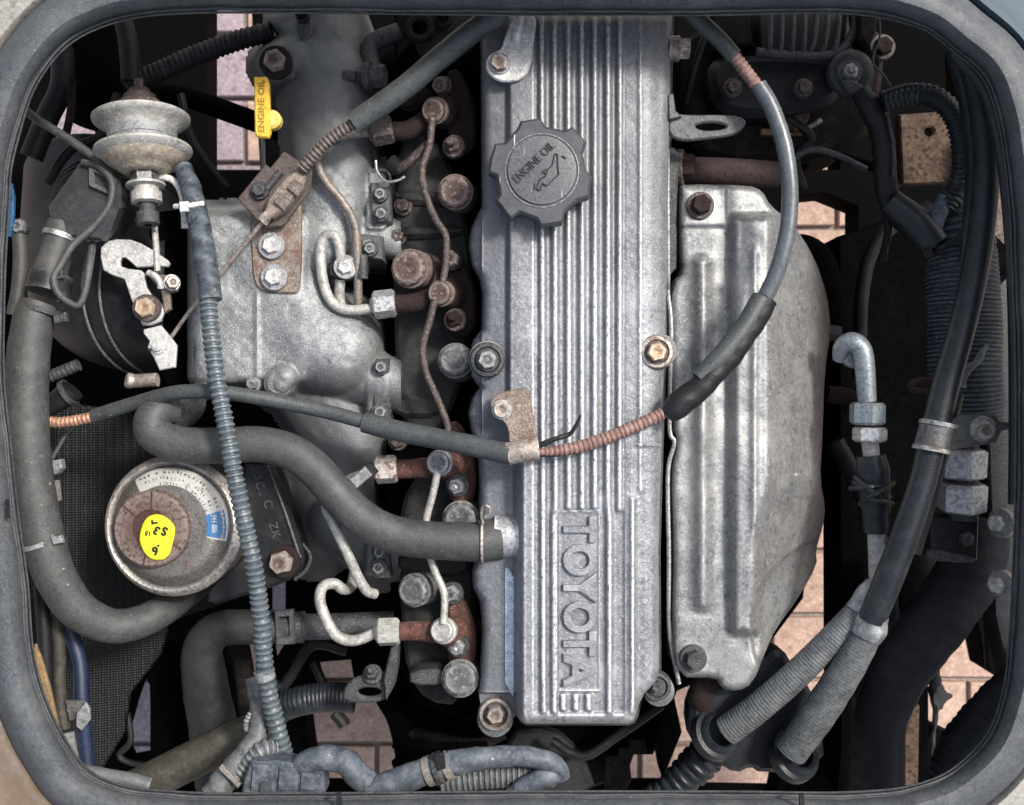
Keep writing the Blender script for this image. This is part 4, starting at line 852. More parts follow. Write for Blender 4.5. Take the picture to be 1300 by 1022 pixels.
emit('lower_disc', act([(-14, 41), (-13, 56), (-15, 59.5), (-18, 60), (-21, 58), (-25, 51)]), 'pipe_pale', dp, 40)
emit('lower_cone', act([(-24, 52), (-30, 47), (-36, 41), (-37, 36), (-43, 30), (-46, 24), (-46, 17)]), 'pipe_tan', dp, 40)
emit('locknut', MB().lathe(cd_, axd, [(-44, 17), (-58, 17), (-59, 14), (-59, 0)], 6, k(-52)), 'steel', dp)
emit('flange_washer', act([(-60, 24), (-63, 24), (-64, 16), (-70, 15), (-71, 19), (-84, 19), (-86, 13)]), 'pipe_pale', dp)
emit('rubber_collar', act([(-84, 10), (-96, 10), (-97, 14), (-112, 14), (-113, 5)]), 'cast_dull', dp)
emit('rod', MB().tube([(195,276,-72),(198,310,-62),(200,345,-54)], 4, 10), 'pipe_pale', dp)
emit('vacuum_pipe', MB().tube([(168,226,-66),(182,226,-62),(212,226,-60),(226,236,-58),(233,256,-56),(235,290,-58)], 4.6, 10), 'white_plastic', dp)
ct = thing('cable_tie', 'small white cable tie around the taped loom beside the actuator', 'cable tie', (240, 262, -30))
emit('strap', MB().tube([(222,262,-30),(240,261,-20),(258,258,-30)], 3.4, 8), 'white_plastic', ct)
emit('head', MB().prism([(227,256),(238,255),(239,268),(228,269)], -18, 8, 1.2), 'white_plastic', ct)
wp = thing('white_clip', 'small white plastic clip below the black box connector', 'clip', (122, 300, -80)); emit('clip_body', MB().prism([(108,304),(120,294),(136,292),(138,300),(128,304),(114,307)], -62, 10, 2), 'white_plastic', wp)
emit('clip_ring', MB().tube([(122,292,-60),(128,289,-58),(134,293,-60)], 2.5, 8), 'clip_grey', wp)
bx = thing('sensor_box', 'black plastic sensor box with latch tilted beside the intake hose', 'sensor', (100, 250, -120))
emit('housing', MB().prism([(60,262),(100,206),(152,226),(154,262),(128,300),(66,292)], -54, 60, 4), 'box_plastic', bx)
emit('lid', MB().prism([(58,279),(99,236),(150,264),(140,292),(128,304),(90,300)], -34, 18, 2.5), 'box_plastic', bx)
emit('latch', MB().prism([[(112,210),(148,226),(144,250),(112,236)], [(118,218),(140,228),(138,242),(118,232)]], -48, 8, 1.5), 'worn_steel', bx)
lh = thing('thick_hose', 'thick dusty grey hose looping down the left edge and under the canister', 'hose', (60, 560, -60))
emit('hose', MB().tube([(50,385,-24,23),(42,410,-20,25),(35,470,-16,26),(35,540,-16,26),(41,610,-16,26),(52,670,-20,26),(70,730,-26,25),(98,773,-40,24),(135,793,-60,22),(170,792,-80,21),(205,776,-110,20),(235,752,-180,20),(255,735,-240,20)], 24, 24, mod=rough_mod(.01)), 'rubber_grey', lh)
emit('upper_joint', MB().tube([(78,285,-50,18),(74,310,-44,19),(64,345,-36,21),(58,370,-30,23)], 19, 20), 'rubber_grey', lh)
emit('collar', MB().tube([(66,350,-34),(60,372,-29)], 27, 20, smooth=False), 'plastic_black', lh)
emit('hose_clamp', MB().tube([(54,392,-25),(52,399,-24)], 27.5, 20, smooth=False).prism([(66,399),(82,396),(84,408),(68,412)], -4, 10, 2), 'cast_dull', lh)
emit('hose_clamp', MB().tube([(77,297,-46),(75,303,-45)], 21, 20, smooth=False), 'steel', lh)
for y, x in ((349,72),(378,76)): emit('wire_clip', MB().prism([[(x-6,y-5),(x+6,y-7),(x+7,y+4),(x-4,y+6)], [(x-3,y-2),(x+3,y-3),(x+3,y+1),(x-2,y+2)]], -8, 8, 1), 'cast_dull', lh)
emit('zip_tie', MB().tube([(50,685,-20),(52,690,-21)], 27.5, 22, smooth=False).prism([(64,682),(76,680),(79,689),(67,692)], 2, 8, 1.5), 'clip_grey', lh)
tubeobj('sensor_lead', [(105,206,-50),(126,212,-46),(142,232,-40),(138,262,-36),(118,288,-32),(92,312,-24),(78,335,-12),(68,354,-6),(76,375,-6),(98,388,-20),(108,370,-30),(114,335,-40),(118,308,-56)], 4.6, 'rubber_grey', 'thin grey wire lead looping from the sensor box down and back', 'wire', n=12)
tubeobj('vacuum_hose', [(20,128,-40),(45,150,-44),(80,172,-48),(112,194,-50),(135,215,-52),(150,230,-70)], 5.5, 'rubber_grey', 'thin dark hose crossing diagonally from left seal towards the actuator', 'hose', n=12)
tubeobj('side_hose', [(24,290,-70,9),(27,330,-70,10),(24,370,-66,10),(18,400,-66,10)], 10, 'rubber_grey', 'short dark hose squeezed between the seal and the thick hose', 'hose', n=14)
emit('hose_end', MB().bolt(26, 288, -66, 9, 10, washer=1.2), 'steel', bpy.data.objects['side_hose'])
solo('blue_strip', MB().prism([(9,236),(14,232),(17,250),(16,280),(12,300),(8,300)], -4, 6, 1), 'blue_paint', 'narrow strip of blue painted metal inside the upper left seal', 'panel')
solo('tan_strip', MB().prism([(44,818),(51,836),(64,880),(74,930),(72,940),(54,880),(42,830)], 0, 6, 1), 'tan_plastic', 'narrow tan strip along the inside of the lower left seal', 'panel')
tubeobj('blue_cable', [(70,770,-100),(88,800,-100),(101,840,-96),(104,890,-90),(108,940,-90),(112,985,-90)], 9, 'blue_cable', 'dark blue cable hanging down at the lower left', 'cable', n=14)
tubeobj('dark_cable', [(52,740,-70),(56,800,-70),(58,860,-70),(60,900,-70)], 9, 'rubber_black', 'dark cable nearest the seal at lower left', 'cable', n=14)
tubeobj('olive_cable', [(70,780,-80),(75,820,-80),(76,880,-80),(82,925,-80)], 8, 'olive_tube', 'olive cable beside the blue one at lower left', 'cable', n=14)
cl = thing('cable_clip', 'folded pale metal clip holding blue cable at lower left', 'clip', (98, 905, -80))
emit('plate', MB().prism([(82,890),(108,889),(106,900),(98,912),(88,916)], -70, 4, 1), 'steel', cl); emit('flap', MB().prism([(97,905),(108,892),(113,900),(114,914),(103,928),(96,922)], -58, 5, 1.2), 'clip_grey', cl)
solo('seam_bracket', MB().prism([(80,932),(92,930),(98,966),(88,958)], -40, 6, 1), 'clip_grey', 'small grey metal tab inside the lower left corner', 'bracket')
tubeobj('thin_wire', [(98,540,-100),(84,552,-96),(72,572,-92),(62,590,-90)], 2.6, 'rubber_grey', 'thin grey wire below the copper wound cable end', 'wire', n=8)
wc = thing('wire_connector', 'white and brown inline wire connector beside the thick hose', 'connector', (66, 610, -80))
emit('white_half', MB().prism([(52,587),(76,583),(78,595),(72,602),(53,604)], -60, 14, 2), 'clip_grey', wc); emit('brown_half', MB().prism([(56,612),(70,610),(73,636),(58,637)], -64, 14, 2), 'clip_tan', wc)
emit('tail_wire', MB().tube([(60,636,-64),(64,660,-50),(72,682,-20),(74,705,-30),(76,718,-40)], 2.4, 8), 'rubber_grey', wc)
ft = thing('pipe_fitting', 'dark screw fittings between the thick hose and the big elbow', 'fitting', (80, 490, -120))
emit('upper_fitting', MB().tube([(64,478,-80),(100,463,-80)], 8, 14, step=2, mod=ring_mod(6, .1)), 'cast_dull', ft)
emit('lower_fitting', MB().tube([(54,520,-80,12),(75,508,-80,14),(88,498,-80,16),(92,494,-80,16)], 14, 16), 'rubber_black', ft)
emit('fitting_ring', MB().tube([(84,500,-78),(89,497,-78)], 18, 18, smooth=False), 'cast_dull', ft)
tubeobj('black_pipe', [(150,5,-140),(160,40,-140),(165,80,-140),(166,104,-140)], 12, 'rubber_black', 'smooth black pipe coming down from the top edge above the actuator', 'pipe', n=16)
tubeobj('corrugated_hose', [(160,108,-150),(200,92,-150),(245,72,-155),(300,52,-160),(345,40,-160)], 13, 'rubber_black', 'black corrugated hose running up right behind the actuator', 'hose', n=16, step=1.6, mod=ring_mod(7, .12))
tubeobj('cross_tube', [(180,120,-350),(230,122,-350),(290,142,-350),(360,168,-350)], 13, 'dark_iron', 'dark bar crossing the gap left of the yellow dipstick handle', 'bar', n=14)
tubeobj('black_duct', [(110,20,-260,60),(120,60,-260,50),(130,110,-260,40),(120,160,-280,30)], 50, 'sheet_duct_black', 'wide black duct in the upper left corner', 'duct', n=24)
tubeobj('dark_hose', [(80,60,-160),(78,110,-160),(60,150,-170),(40,200,-170)], 14, 'rubber_black', 'black hose curving down inside the upper left corner', 'hose', n=16)
tubeobj('thin_stay', [(92,100,-120),(90,140,-130),(84,170,-130)], 5, 'brown_iron', 'thin rusty stay in the upper left corner', 'stay', n=10)
solo('crimped_tab', MB().prism([(98,105),(110,118),(108,135),(96,128),(92,112)], -130, 6, 1.5), 'dark_iron', 'small curled dark tab in the upper left corner', 'tab')
tubeobj('drain_wire', [(162,905,-300),(166,940,-300),(152,958,-300),(165,968,-300),(195,972,-300)], 4, 'ink_black', 'thin black wire curling across bright gap at lower left', 'wire', n=8)
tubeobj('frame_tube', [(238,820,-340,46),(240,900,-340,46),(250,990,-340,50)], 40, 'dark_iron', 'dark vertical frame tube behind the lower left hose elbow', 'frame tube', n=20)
tubeobj('rear_pipe', [(300,800,-320),(312,870,-330),(320,960,-340)], 13, 'brown_iron', 'brown pipe behind the conduit at lower left', 'pipe', n=14)
for i, (p, lab) in enumerate((([(398,840,-420),(410,868,-420),(420,888,-420)], 'thin black rod crossing the small brick gap above ribbed hose'), ([(425,905,-300),(434,915,-300),(437,921,-300)], 'short black peg over the bricks beneath the lifting eye'))):
    tubeobj('black_rod', p, 6 if i == 0 else 8, 'ink_black', lab, 'rod', n=10)
tubeobj('lower_stay', [(492,880,-260,18),(512,920,-260,18),(530,1010,-270,20)], 18, 'dark_iron', 'dark curved stay right of the brick gap at bottom', 'stay', n=14)
fp = thing('front_pulley', 'dark pulley and casing in shade under the front of the ribbed cover', 'pulley', (640, 950, -420))
emit('casing', MB().prism([(520,900),(800,900),(790,1015),(520,1015)], -360, 120, 8, 1), 'brown_iron', fp)
emit('wheel', MB().lathe(P(560, 940, -250), (0, -1, .3), [(0, 60), (8, 62), (16, 52), (24, 62), (32, 60), (34, 30), (34, 0)], 40, k(-250)), 'dark_iron', fp)
emit('arm', MB().prism([(640,930),(700,925),(740,960),(760,1010),(650,1010)], -300, 40, 5, 1), 'head_casting', fp)
emit('toothed_guide', MB().prism([(770,1010),(768,960),(785,958),(785,948),(798,950),(800,938),(818,940),(822,955),(805,958),(800,972),(802,990),(792,1010)], -320, 40, 2), 'brown_iron', fp)

# ================================================================ DIPSTICK
dk = thing('oil_dipstick', 'yellow dipstick handle with round lug reading ENGINE OIL', 'dipstick', (334, 135, -60))
emit('handle', MB().prism([(322,97),(338,97),(341,104),(343,168),(340,174),(326,174),(323,168)], -34, 9, 2, 0), 'yellow_plastic', dk)
emit('lug', MB().lathe(P(346, 153, -46), (0, 0, 1), [(-6, 12), (6, 12), (9, 9), (9.5, 0)], 26, k(-40)), 'yellow_plastic', dk)
tt = MB(); text_mb(tt, 'ENGINE OIL', 11.5, 332, 135, -33.6, 90, .5, .012, 1.08); emit('lettering', tt, 'yellow_ink', dk)
emit('stem', MB().tube([(333,170,-44),(335,230,-140),(340,300,-260)], 3, 8), 'steel', dk)

# ================================================================ ALTERNATOR, UPPER RIGHT
al = thing('alternator', 'dark dirty alternator with vent slots at the top right', 'alternator', (990, 80, -330))
emit('casing', MB().prism([(868,8),(1130,8),(1118,150),(1085,190),(1010,205),(900,205),(868,170)], -200, 160, 10, 1), 'brown_iron', al)
emit('end_cover', MB().prism([(905,70),(960,66),(1060,70),(1072,95),(1066,130),(1020,140),(960,150),(910,140),(898,100)], -150, 50, 12, 2), 'plastic_black', al)
emit('vent_recess', MB().prism([(962,0),(1078,0),(1074,60),(1060,68),(966,66)], -158, 30, 3), 'ink_black', al)
for i in range(7): x = 968+i*14.5; emit('vent_bar', MB().tube([(x+9,-6,-132,3.6),(x+10,30,-132,3.6),(x+6 if i > 3 else x+9,58,-134,3.4),(x-1 if i > 3 else x+7,70,-140,3)], 3.4, 10), 'cast_dull', al)
emit('vent_ring', MB().tube([(960,66,-140),(1010,71,-140),(1060,68,-140),(1084,40,-140),(1088,-5,-140)], 6, 12), 'cast_dull', al)
emit('terminal_base', MB().lathe(P(1078, 94, -140), (0, 0, 1), [(0, 30), (10, 28), (12, 20), (12, 0)], 30, k(-140)), 'plastic_black', al)
emit('terminal_nut', MB().bolt(1078, 92, -126, 10, 9, washer=1.6, stud=6), 'steel', al)
emit('rust_patch_plate', MB().prism([(992,128),(1032,124),(1030,142),(1022,165),(1004,168),(994,150)], -176, 10, 3, 1), 'ochre_iron', al)
emit('side_pillar', MB().prism([(1088,0),(1116,0),(1112,42),(1104,60),(1094,50)], -120, 40, 3), 'brown_iron', al)
cp = thing('battery_lead', 'black taped battery lead with crimped lug on the alternator terminal', 'cable', (1110, 170, -120))
emit('lug', MB().prism([(1068,104),(1078,98),(1098,108),(1106,124),(1096,134),(1084,122)], -112, 10, 3, 1), 'cast_dull', cp)
emit('lead', MB().tube([(1092,116,-110,12),(1104,136,-106,14),(1116,160,-106,14),(1122,190,-110,14),(1124,230,-120,14),(1132,262,-130,14),(1158,292,-140,13),(1190,310,-140,12)], 13, 16, mod=tape_mod(24, .1)), 'rubber_black', cp)
emit('thin_wire', MB().tube([(1116,22,-90),(1117,46,-90),(1108,78,-92),(1122,96,-92),(1131,115,-92),(1128,150,-90),(1134,190,-92),(1134,225,-94)], 1.4, 6), 'cast_dull', cp)
ck = thing('black_conduit', 'dark corrugated conduit arching from the alternator lead down the right side', 'conduit', (1180, 150, -100))
emit('conduit', MB().tube([(1120,128,-92),(1150,120,-88),(1182,122,-86),(1206,140,-86),(1219,170,-86),(1222,210,-88),(1214,240,-92),(1200,262,-98)], 14, 18, step=1.7, mod=ring_mod(7, .13)), 'rubber_blue', ck)
emit('twisted_tie', MB().tube([(1118,118,-78),(1150,108,-76),(1185,110,-76),(1206,122,-76)], 2, 8, step=1.5, mod=ring_mod(6, .3)), 'cast_dull', ck)
rp = solo('rusty_plate', MB().prism([[(1142,145),(1214,140),(1216,232),(1146,234)], circ(1180, 167, 6, 14)], -260, 20, 3), 'ochre_iron', 'ochre rust pitted plate with a round hole inside the upper right', 'plate')
for p, lab in (([(1010,215,-250),(1045,175,-250),(1075,150,-250)], 'dark strut slanting below the alternator'), ([(1030,184,-240),(1070,200,-240),(1120,215,-240)], 'dark lower strut slanting across the bright gap')):
    tubeobj('strut', p, 10 if 'lower' not in lab else 6, 'dark_iron', lab, 'strut', n=12)
solo('copper_strap', MB().tube([(1012,168,-200),(1030,160,-200),(1042,152,-200)], 3.5, 8), 'tan_steel', 'small bright strap end under the alternator', 'strap')
solo('socket_strip', MB().prism([(966,163),(1022,163),(1022,171),(966,171)], -190, 10, 1.5), 'tan_plastic', 'small tan terminal strip below the alternator', 'terminal strip')
tubeobj('round_canister', [(1000,330,-300,34),(1024,345,-300,38),(1040,430,-320,40)], 44, 'sheet_duct_black', 'black rounded canister behind the heat shield', 'canister', n=24)

# ================================================================ RIGHT SIDE
rh = thing('fabric_duct', 'wide dark finely ribbed duct wrapped in tape at the right', 'duct', (1230, 400, -160))
emit('duct', MB().tube([(1216,262,-150,28),(1218,300,-140,38),(1222,350,-130,43),(1224,420,-130,44),(1226,480,-130,44),(1228,540,-140,42)], 44, 30, step=1.8, mod=lambda s, a: 1+.024*math.sin(s*1.15+2.4*math.sin(a)*.8+.8*math.sin(s*.05))+.02*math.sin(s*.06+a)), 'tape_cloth', rh)
emit('tape_wrap', MB().tube([(1212,268,-146,30),(1216,292,-138,38),(1218,318,-134,43)], 40, 26, step=2, mod=tape_mod(9, .06)), 'tape_cloth', rh)
emit('strap', MB().tube([(1180,322,-100),(1200,312,-84),(1232,292,-84),(1244,282,-90)], 4, 8), 'rubber_black', rh)
emit('strap_buckle', MB().prism([(1172,318),(1183,313),(1187,325),(1176,330)], -84, 8, 1.5), 'rubber_black', rh)
emit('torn_fabric', MB().tube([(1252,440,-84,4),(1240,458,-80,5),(1228,470,-80,5),(1222,492,-82,4)], 5, 10, mod=rough_mod(.2)), 'hose_taped', rh)
solo('foam_pad', MB().prism([(1262,150),(1290,150),(1296,330),(1262,300),(1258,260)], -190, 30, 2), 'sponge', 'pinkish speckled foam strip inside the right seal', 'foam')
lc = thing('release_cable', 'long smooth black tube crossing down the right side into a silver wrapped joint', 'tube', (1200, 500, 0))
emit('tube', MB().tube([(1222,60,-40,14),(1240,110,-30,15),(1251,180,-20,16),(1250,250,-12,16.5),(1240,330,-6,16.5),(1224,405,0,16.5),(1203,480,4,17),(1186,550,4,17),(1172,610,0,17),(1149,680,-6,17.5),(1126,740,-14,18),(1106,788,-22,17)], 17, 22), 'rubber_blue', lc)
emit('taped_seam', MB().tube([(1208,500,-14),(1190,570,-14),(1172,640,-16),(1154,700,-20)], 15, 12), 'rubber_black', lc)
tubeobj('door_cable', [(1212,64,-50,12),(1232,130,-44,14),(1240,200,-40,14),(1238,260,-40,14),(1230,330,-50,12)], 14, 'rubber_blue', 'black cable behind the long tube at upper right', 'cable', n=16)
tubeobj('seal_cable', [(1212,66,30),(1248,108,32),(1268,170,32),(1281,260,32),(1288,380,30),(1290,520,30),(1289,640,30)], 9, 'rubber_blue', 'black edge cable hugging the right side seal', 'cable', n=14)
solo('wing_panel', MB().prism([(1248,380),(1300,330),(1310,640),(1290,900),(1262,780),(1254,560)], -170, 40, 3), 'rubber_blue', 'dark inner wing panel behind the right side cables', 'panel')
kb = thing('tube_clamp', 'grey metal P clamp with a bolt gripping the long black tube', 'clamp', (1200, 550, 0))
emit('band', MB().tube([(1192,537,4,22),(1182,572,4,22)], 22, 26, smooth=False).tube([(1192,536,4),(1191,541,4)], 23.5, 26, smooth=False).tube([(1183,568,4),(1182,573,4)], 23.5, 26, smooth=False), 'worn_steel', kb)
emit('tab', MB().prism([(1204,536),(1218,527),(1266,526),(1270,534),(1283,536),(1282,545),(1272,548),(1266,562),(1218,570),(1204,574)], 4, 8, 2), 'worn_steel', kb)
emit('bolt', MB().bolt(1247, 545, 6, 12, 13, axis=(0, -.15, 1), washer=1.4), 'tan_steel', kb)
hn = thing('hydraulic_fitting', 'two big pale hex nuts stacked above a dark valve block', 'pipe fitting', (1222, 640, -120))
for y, m in ((586, 1), (629, 0)): emit('hex_nut', MB().lathe(P(1220, y+20, -70), (0, 1, .12), [(0, 0), (0, 26), (3, 30), (34, 30), (37, 26), (37, 0)], 6, k(-70), .25), 'steel', hn)
emit('neck', MB().tube([(1222,560,-74),(1222,660,-74)], 19, 18, smooth=False), 'cast_dull', hn)
emit('valve_block', MB().prism([(1183,654),(1244,658),(1242,712),(1184,708)], -66, 60, 4), 'plastic_black', hn)
emit('block_bolt', MB().bolt(1225, 684, -62, 10, 8, washer=0), 'cast_dull', hn)
emit('lower_plate', MB().prism([(1176,700),(1186,697),(1240,708),(1236,716),(1180,712)], -60, 8, 2, 1), 'cast_dull', hn)
for i, y in enumerate((664, 742)):
    t = thing('panel_screw', ('upper' if i == 0 else 'lower')+' shiny flanged screw beside the right seal', 'screw', (1272, y, -60), 'screws on right side panel')
    emit('head', MB().bolt(1271, y, -50, 11, 14, axis=(-1, 0, .5), washer=1.7), 'zinc', t)
bp = thing('bent_pipe', 'silver hooked pipe with two hex nuts and a bound rubber sleeve', 'pipe', (1100, 560, -110))
emit('hook', MB().tube([(1066,456,-100,9),(1070,440,-88,11.5),(1082,434,-78,12.5),(1094,444,-74,12.5),(1098,468,-74,12.5),(1101,510,-76,11.5)], 12, 20), 'silver_pipe', bp)
emit('hook_end', MB().lathe(P(1084, 448, -104), (0, 0, 1), [(0, 20), (12, 20), (14, 17), (14, 0)], 28, k(-100)), 'steel', bp)
emit('hex_nut', MB().lathe(P(1101, 539, -76), (0, 1, .05), [(0, 0), (0, 19), (3, 22.5), (25, 22.5), (28, 19), (28, 0)], 6, k(-76), .2), 'silver_pipe', bp)
emit('hex_nut', MB().lathe(P(1104, 561, -76), (0, 1, .05), [(0, 0), (0, 18), (3, 21), (16, 21), (19, 18), (19, 0)], 6, k(-76), .45), 'steel', bp)
emit('pipe', MB().tube([(1104,556,-78),(1108,600,-80),(1112,680,-82),(1114,740,-84)], 10.5, 18), 'pipe_pale', bp)
emit('sleeve', MB().tube([(1106,578,-80,18),(1108,596,-80,20),(1111,630,-80,19),(1113,676,-82,16)], 19, 18, mod=rough_mod(.03)), 'rubber_blue', bp)
bb = MB()
for (p0, p1, z0) in (((1084,612),(1130,632),0),((1080,620),(1132,616),1),((1092,640),(1134,612),2),((1086,606),(1128,642),1),((1096,632),(1132,640),2)):
    mx, my = (p0[0]+p1[0])/2, (p0[1]+p1[1])/2; bb.tube([(*p0, -84),(mx, my, -55+z0*3),(*p1, -84)], 4, 8)
emit('binding', bb, 'rubber_blue', bp)
hp = thing('heater_hoses', 'pair of grey string wound hoses joining under silver tape at lower right', 'hoses', (1030, 880, -80))
emit('wound_hose', MB().tube([(1112,752,-44,16),(1085,782,-46,17),(1050,818,-54,17.5),(1005,862,-66,18),(960,900,-80,18.5),(922,928,-96,19)], 17, 22, step=1.2, mod=ring_mod(4.3, .03)), 'hose_taped', hp)
emit('wound_hose', MB().tube([(1108,790,-28,17),(1092,820,-34,19.5),(1070,858,-44,21),(1040,905,-58,21.5),(1004,955,-76,20)], 20, 24, step=1.3, mod=lambda s, a: 1+.012*math.sin(s*1.5+math.sin(a))+.012*math.sin(s*.23)), 'hose_taped', hp)
emit('silver_tape', MB().tube([(1112,744,-42,14),(1100,760,-40,17),(1090,776,-42,17)], 17, 18, mod=rough_mod(.05)), 'silver_wrap', hp)
emit('silver_tape', MB().tube([(1112,778,-24,18),(1104,796,-28,21),(1098,808,-30,20)], 20, 18, mod=rough_mod(.05)), 'silver_wrap', hp)
bt = thing('rubber_boot', 'black moulded rubber boot tray receiving the two wound hoses', 'rubber boot', (970, 930, -170))
emit('tray', MB().prism([(884,880),(945,872),(962,820),(972,840),(982,826),(998,828),(1005,842),(1022,862),(1042,900),(1050,980),(965,984),(955,975),(935,985),(905,965),(880,950),(874,910)], -120, 50, 8, 1), 'rubber_blue', bt)
for x, y, r in ((908,932,28),(1008,958,30)): emit('collar', MB().lathe(P(x, y, -116), (.45, .6, 1), [(-6, r+5), (6, r+3), (8, r-2), (14, r-4), (18, r-8), (14, r-11)], 32, k(-116)), 'rubber_blue', bt)
tubeobj('lower_boot', [(905,950,-160,24),(880,975,-170,24),(850,1000,-180,18),(825,1014,-190,16)], 20, 'rubber_blue', 'black ribbed boot continuing down left from the boot tray', 'rubber boot', n=20, step=1.8, mod=ring_mod(12, .1))
tubeobj('radiator_hose', [(1240,660,-180,38),(1232,720,-170,40),(1192,785,-160,38),(1143,850,-150,36),(1118,910,-150,33),(1114,970,-150,31),(1112,1030,-150,31)], 38, 'cloth_black', 'very thick cloth textured black hose sweeping down at lower right', 'hose', n=30, mod=rough_mod(.014))
tubeobj('side_duct', [(1335,838,-120,27),(1290,872,-120,27),(1246,916,-130,27),(1214,960,-150,26),(1198,1030,-160,26)], 27, 'cloth_black', 'dark wrinkled duct at the lower right corner', 'duct', n=26, step=2, mod=lambda s, a: 1+.02*math.sin(s*.6+math.sin(a*2))+.02*math.sin(s*.17))
tubeobj('dark_bulge', [(1280,690,-220,24),(1276,780,-220,26),(1272,850,-230,20)], 24, 'rubber_blue', 'dark hose bulge between thick hose and right seal', 'hose', n=20)
tubeobj('hanging_wire', [(1180,830,-320,5),(1188,870,-320,6),(1186,920,-320,3),(1184,960,-320,3)], 5, 'ink_black', 'thin black wire hanging across the bright gap at lower right', 'wire', n=8, mod=rough_mod(.3))
solo('wire_anchor', MB().prism([(1180,872),(1196,866),(1202,880),(1213,884),(1200,892),(1196,904),(1186,896)], -320, 12, 2, 1), 'ink_black', 'ragged black anchor on the hanging wire at lower right', 'anchor')
solo('brown_rail', MB().prism([(1148,900),(1168,896),(1166,1000),(1148,1000)], -420, 60, 3), 'ochre_iron', 'narrow brown rail at the bottom of the lower right gap', 'rail')
for pp, rr, mm, lab in (
    ([(1180,262,-330),(1120,300,-330),(1096,360,-340),(1090,480,-350)], 9, 'rubber_black', 'thin black hose dropping through the dark gap beside the heat shield'),
    ([(1060,560,-330),(1100,640,-330),(1130,760,-340),(1140,900,-350)], 12, 'rubber_black', 'black hose low in the dark behind the bound sleeve'),
    ([(1075,880,-300),(1080,930,-300),(1074,1010,-300)], 10, 'brown_iron', 'brown pipe standing in shade between boot tray and thick hose'),
    ([(1050,500,-260),(1078,505,-260),(1082,520,-270)], 11, 'rust_dark', 'rusty stub low in the gap left of the silver pipe')):
    tubeobj('shaded_pipe', pp, rr, mm, lab, 'pipe', n=12, mod=rough_mod(.02))
solo('side_rail', MB().prism([(1064,300),(1180,260),(1180,1010),(1066,1010)], -480, 90, 5), 'dark_iron', 'dark chassis rail running down between heat shield and duct', 'chassis rail')
tubeobj('brown_box_section', [(1150,700,-360),(1160,780,-360),(1155,860,-360)], 34, 'brown_iron', 'brown ribbed shock absorber body behind the black tube', 'shock absorber', n=20, step=4, mod=ring_mod(60, .05))
solo('pipe_loop', MB().tube([(1188,482,-100),(1164,484,-100),(1156,490,-100),(1164,496,-100),(1186,495,-100)], 4.5, 10), 'exhaust_pink', 'small pinkish steel loop left of the ribbed duct', 'loop')
tubeobj('drop_pipe', [(1040,420,-210,10),(1066,424,-210,10)], 8, 'cast_dull', 'short grey stub sticking out beyond the heat shield', 'pipe stub', n=12)
tubeobj('elbow_connector', [(1130,255,-110,16),(1165,285,-104,20),(1185,310,-104,20)], 18, 'rubber_blue', 'dark elbow joining the ribbed duct from upper left', 'elbow', n=18)
tubeobj('taped_branch', [(1200,250,-96,10),(1190,275,-96,11),(1182,300,-100,10)], 10, 'tape_cloth', 'thin taped branch above the ribbed duct', 'cable', n=12, mod=tape_mod(20, .1))

for pts, rr, mm, lab in (
    ([(900,30,-120),(880,90,-130),(870,130,-160)], 5, 'rubber_black', 'thin black wire between cover and alternator near the top'),
    ([(1000,205,-180),(1030,190,-170),(1060,196,-170),(1100,215,-175)], 4, 'cast_dull', 'thin grey wire sagging below the alternator'),
    ([(1140,232,-160),(1120,250,-160),(1128,285,-160),(1120,330,-190)], 5, 'rubber_black', 'thin black wire dropping past the ochre plate'),
    ([(1000,150,-180),(1030,175,-180),(1010,200,-190),(1020,240,-200)], 6, 'rubber_black', 'black wire curling below the alternator terminal cover'),
    ([(700,940,-260),(740,960,-250),(790,930,-250),(840,895,-230)], 6, 'rubber_black', 'black hose below the front edge of the ribbed cover'),
    ([(520,930,-250),(600,945,-240),(640,930,-250)], 8, 'brown_iron', 'dim brown pipe in shade below the lowest head bolt'),
    ([(340,860,-300),(360,870,-300),(396,820,-310),(440,826,-320)], 7, 'rubber_black', 'black wire loop beneath the horizontal metal pipe'),
    ([(60,232,-200),(90,190,-190),(130,170,-190),(150,120,-200)], 6, 'rubber_black', 'black wire crossing behind the sensor box'),
    ([(230,120,-300),(246,180,-290),(290,240,-280)], 5, 'rubber_black', 'thin black wire by the gap under the crossing bar')):
    tubeobj('shaded_wire', pts, rr, mm, lab, 'wire', n=10, mod=rough_mod(.02))
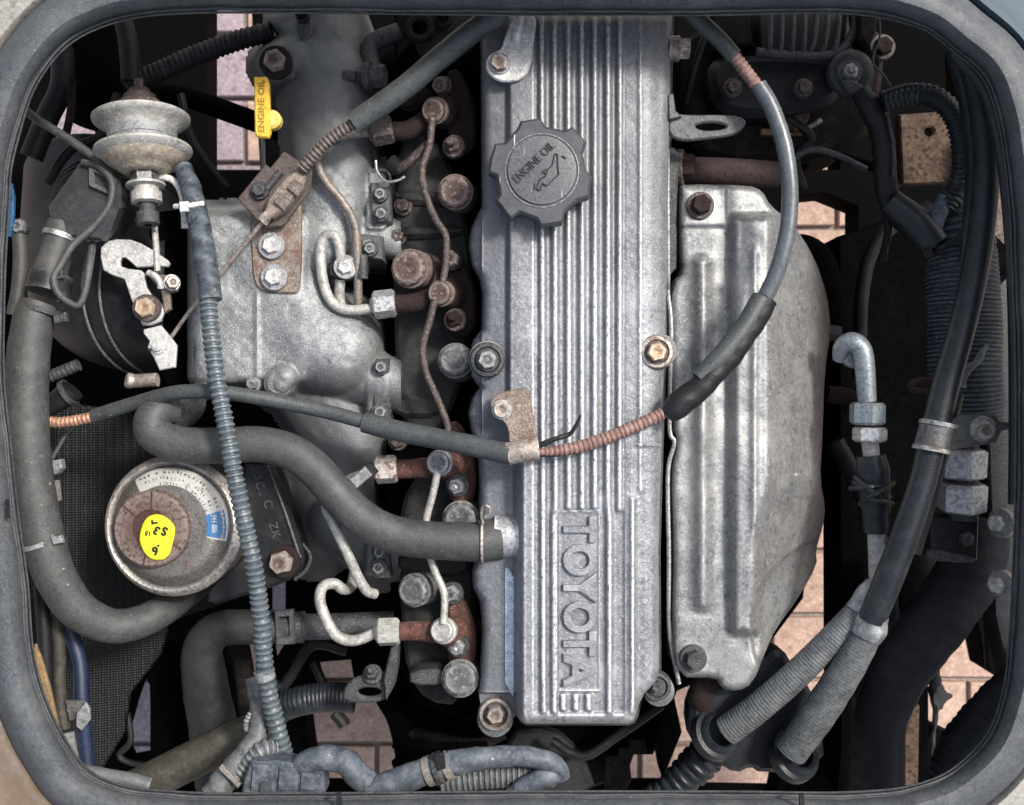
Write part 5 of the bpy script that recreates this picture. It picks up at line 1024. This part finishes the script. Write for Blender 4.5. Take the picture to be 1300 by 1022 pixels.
for x, y, z, r, m_, lab in ((1120,60,-180,12,'rust_dark','rusty bolt right of the alternator fins'), (1020,112,-132,9,'pipe_rusty','small rusty bolt on the alternator end cover'), (930,112,-132,9,'pipe_rusty','small rusty bolt at left of the alternator end cover'), (1230,330,-190,10,'steel','small bolt beside the ribbed duct')):
    solo('shaded_bolt', MB().bolt(x, y, z, r, 10), m_, lab, 'bolt')
for x, y in ((505,300),(512,262),(505,560),(600,575),(524,690),(598,700)): emit('head_stud', MB().bolt(x, y, -124, 9, 10), 'pipe_rusty', hd)
for pts in ([(498,238),(580,244),(586,262),(500,258)], [(498,286),(590,284),(592,300),(498,304)], [(500,500),(560,505),(560,530),(498,530)], [(505,700),(596,704),(596,735),(505,728)]): emit('casting_boss', MB().prism(pts, -118, 30, 6, 1), 'head_casting', hd)
solo('relay_block', MB().prism([(905,12),(952,12),(956,56),(908,60)], -150, 40, 4, 0), 'brown_iron', 'dim brown block at the top beside the alternator fins', 'relay')

for pts in ([(470,232),(494,230),(497,282),(472,284)], [(452,296),(486,300),(486,330),(454,326)]): emit('flange', MB().prism(pts, -100, 50, 2.5, 0), 'manifold_dull', im)
for x, y in ((483,247),(484,272),(484,466),(482,700),(470,316)): emit('flange_nut', MB().bolt(x, y, -96, 7.5, 8, washer=1.35), 'grey_head', im)
for pts in ([(372,24),(396,20),(398,44),(380,52)], [(352,56),(372,60),(378,98),(356,100)]): emit('cast_lug', MB().prism(pts, -98, 30, 3, 1), 'manifold_dull', im)
emit('core_hole', MB().lathe(P(384, 20, -92), (0, 0, 1), [(-4, 9), (3, 9), (3, 6.5), (-3, 6), (-3, 0)], 20, k(-92)), 'ink_black', im)
emit('stop_screw', MB().tube([(444,232,-100),(449,262,-98)], 3, 10), 'cast_dull', im)
sr = bpy.data.objects['rubber_seal']
for x, y, w_ in ((430, 1013, 3), (1018, 1014, 3), (8, 640, 2)): emit('seal_joint', MB().prism([(x-w_,y-6),(x+w_,y-6),(x+w_+1,y+18),(x-w_,y+18)], 119.5, 3, .6), 'rubber_black', sr)
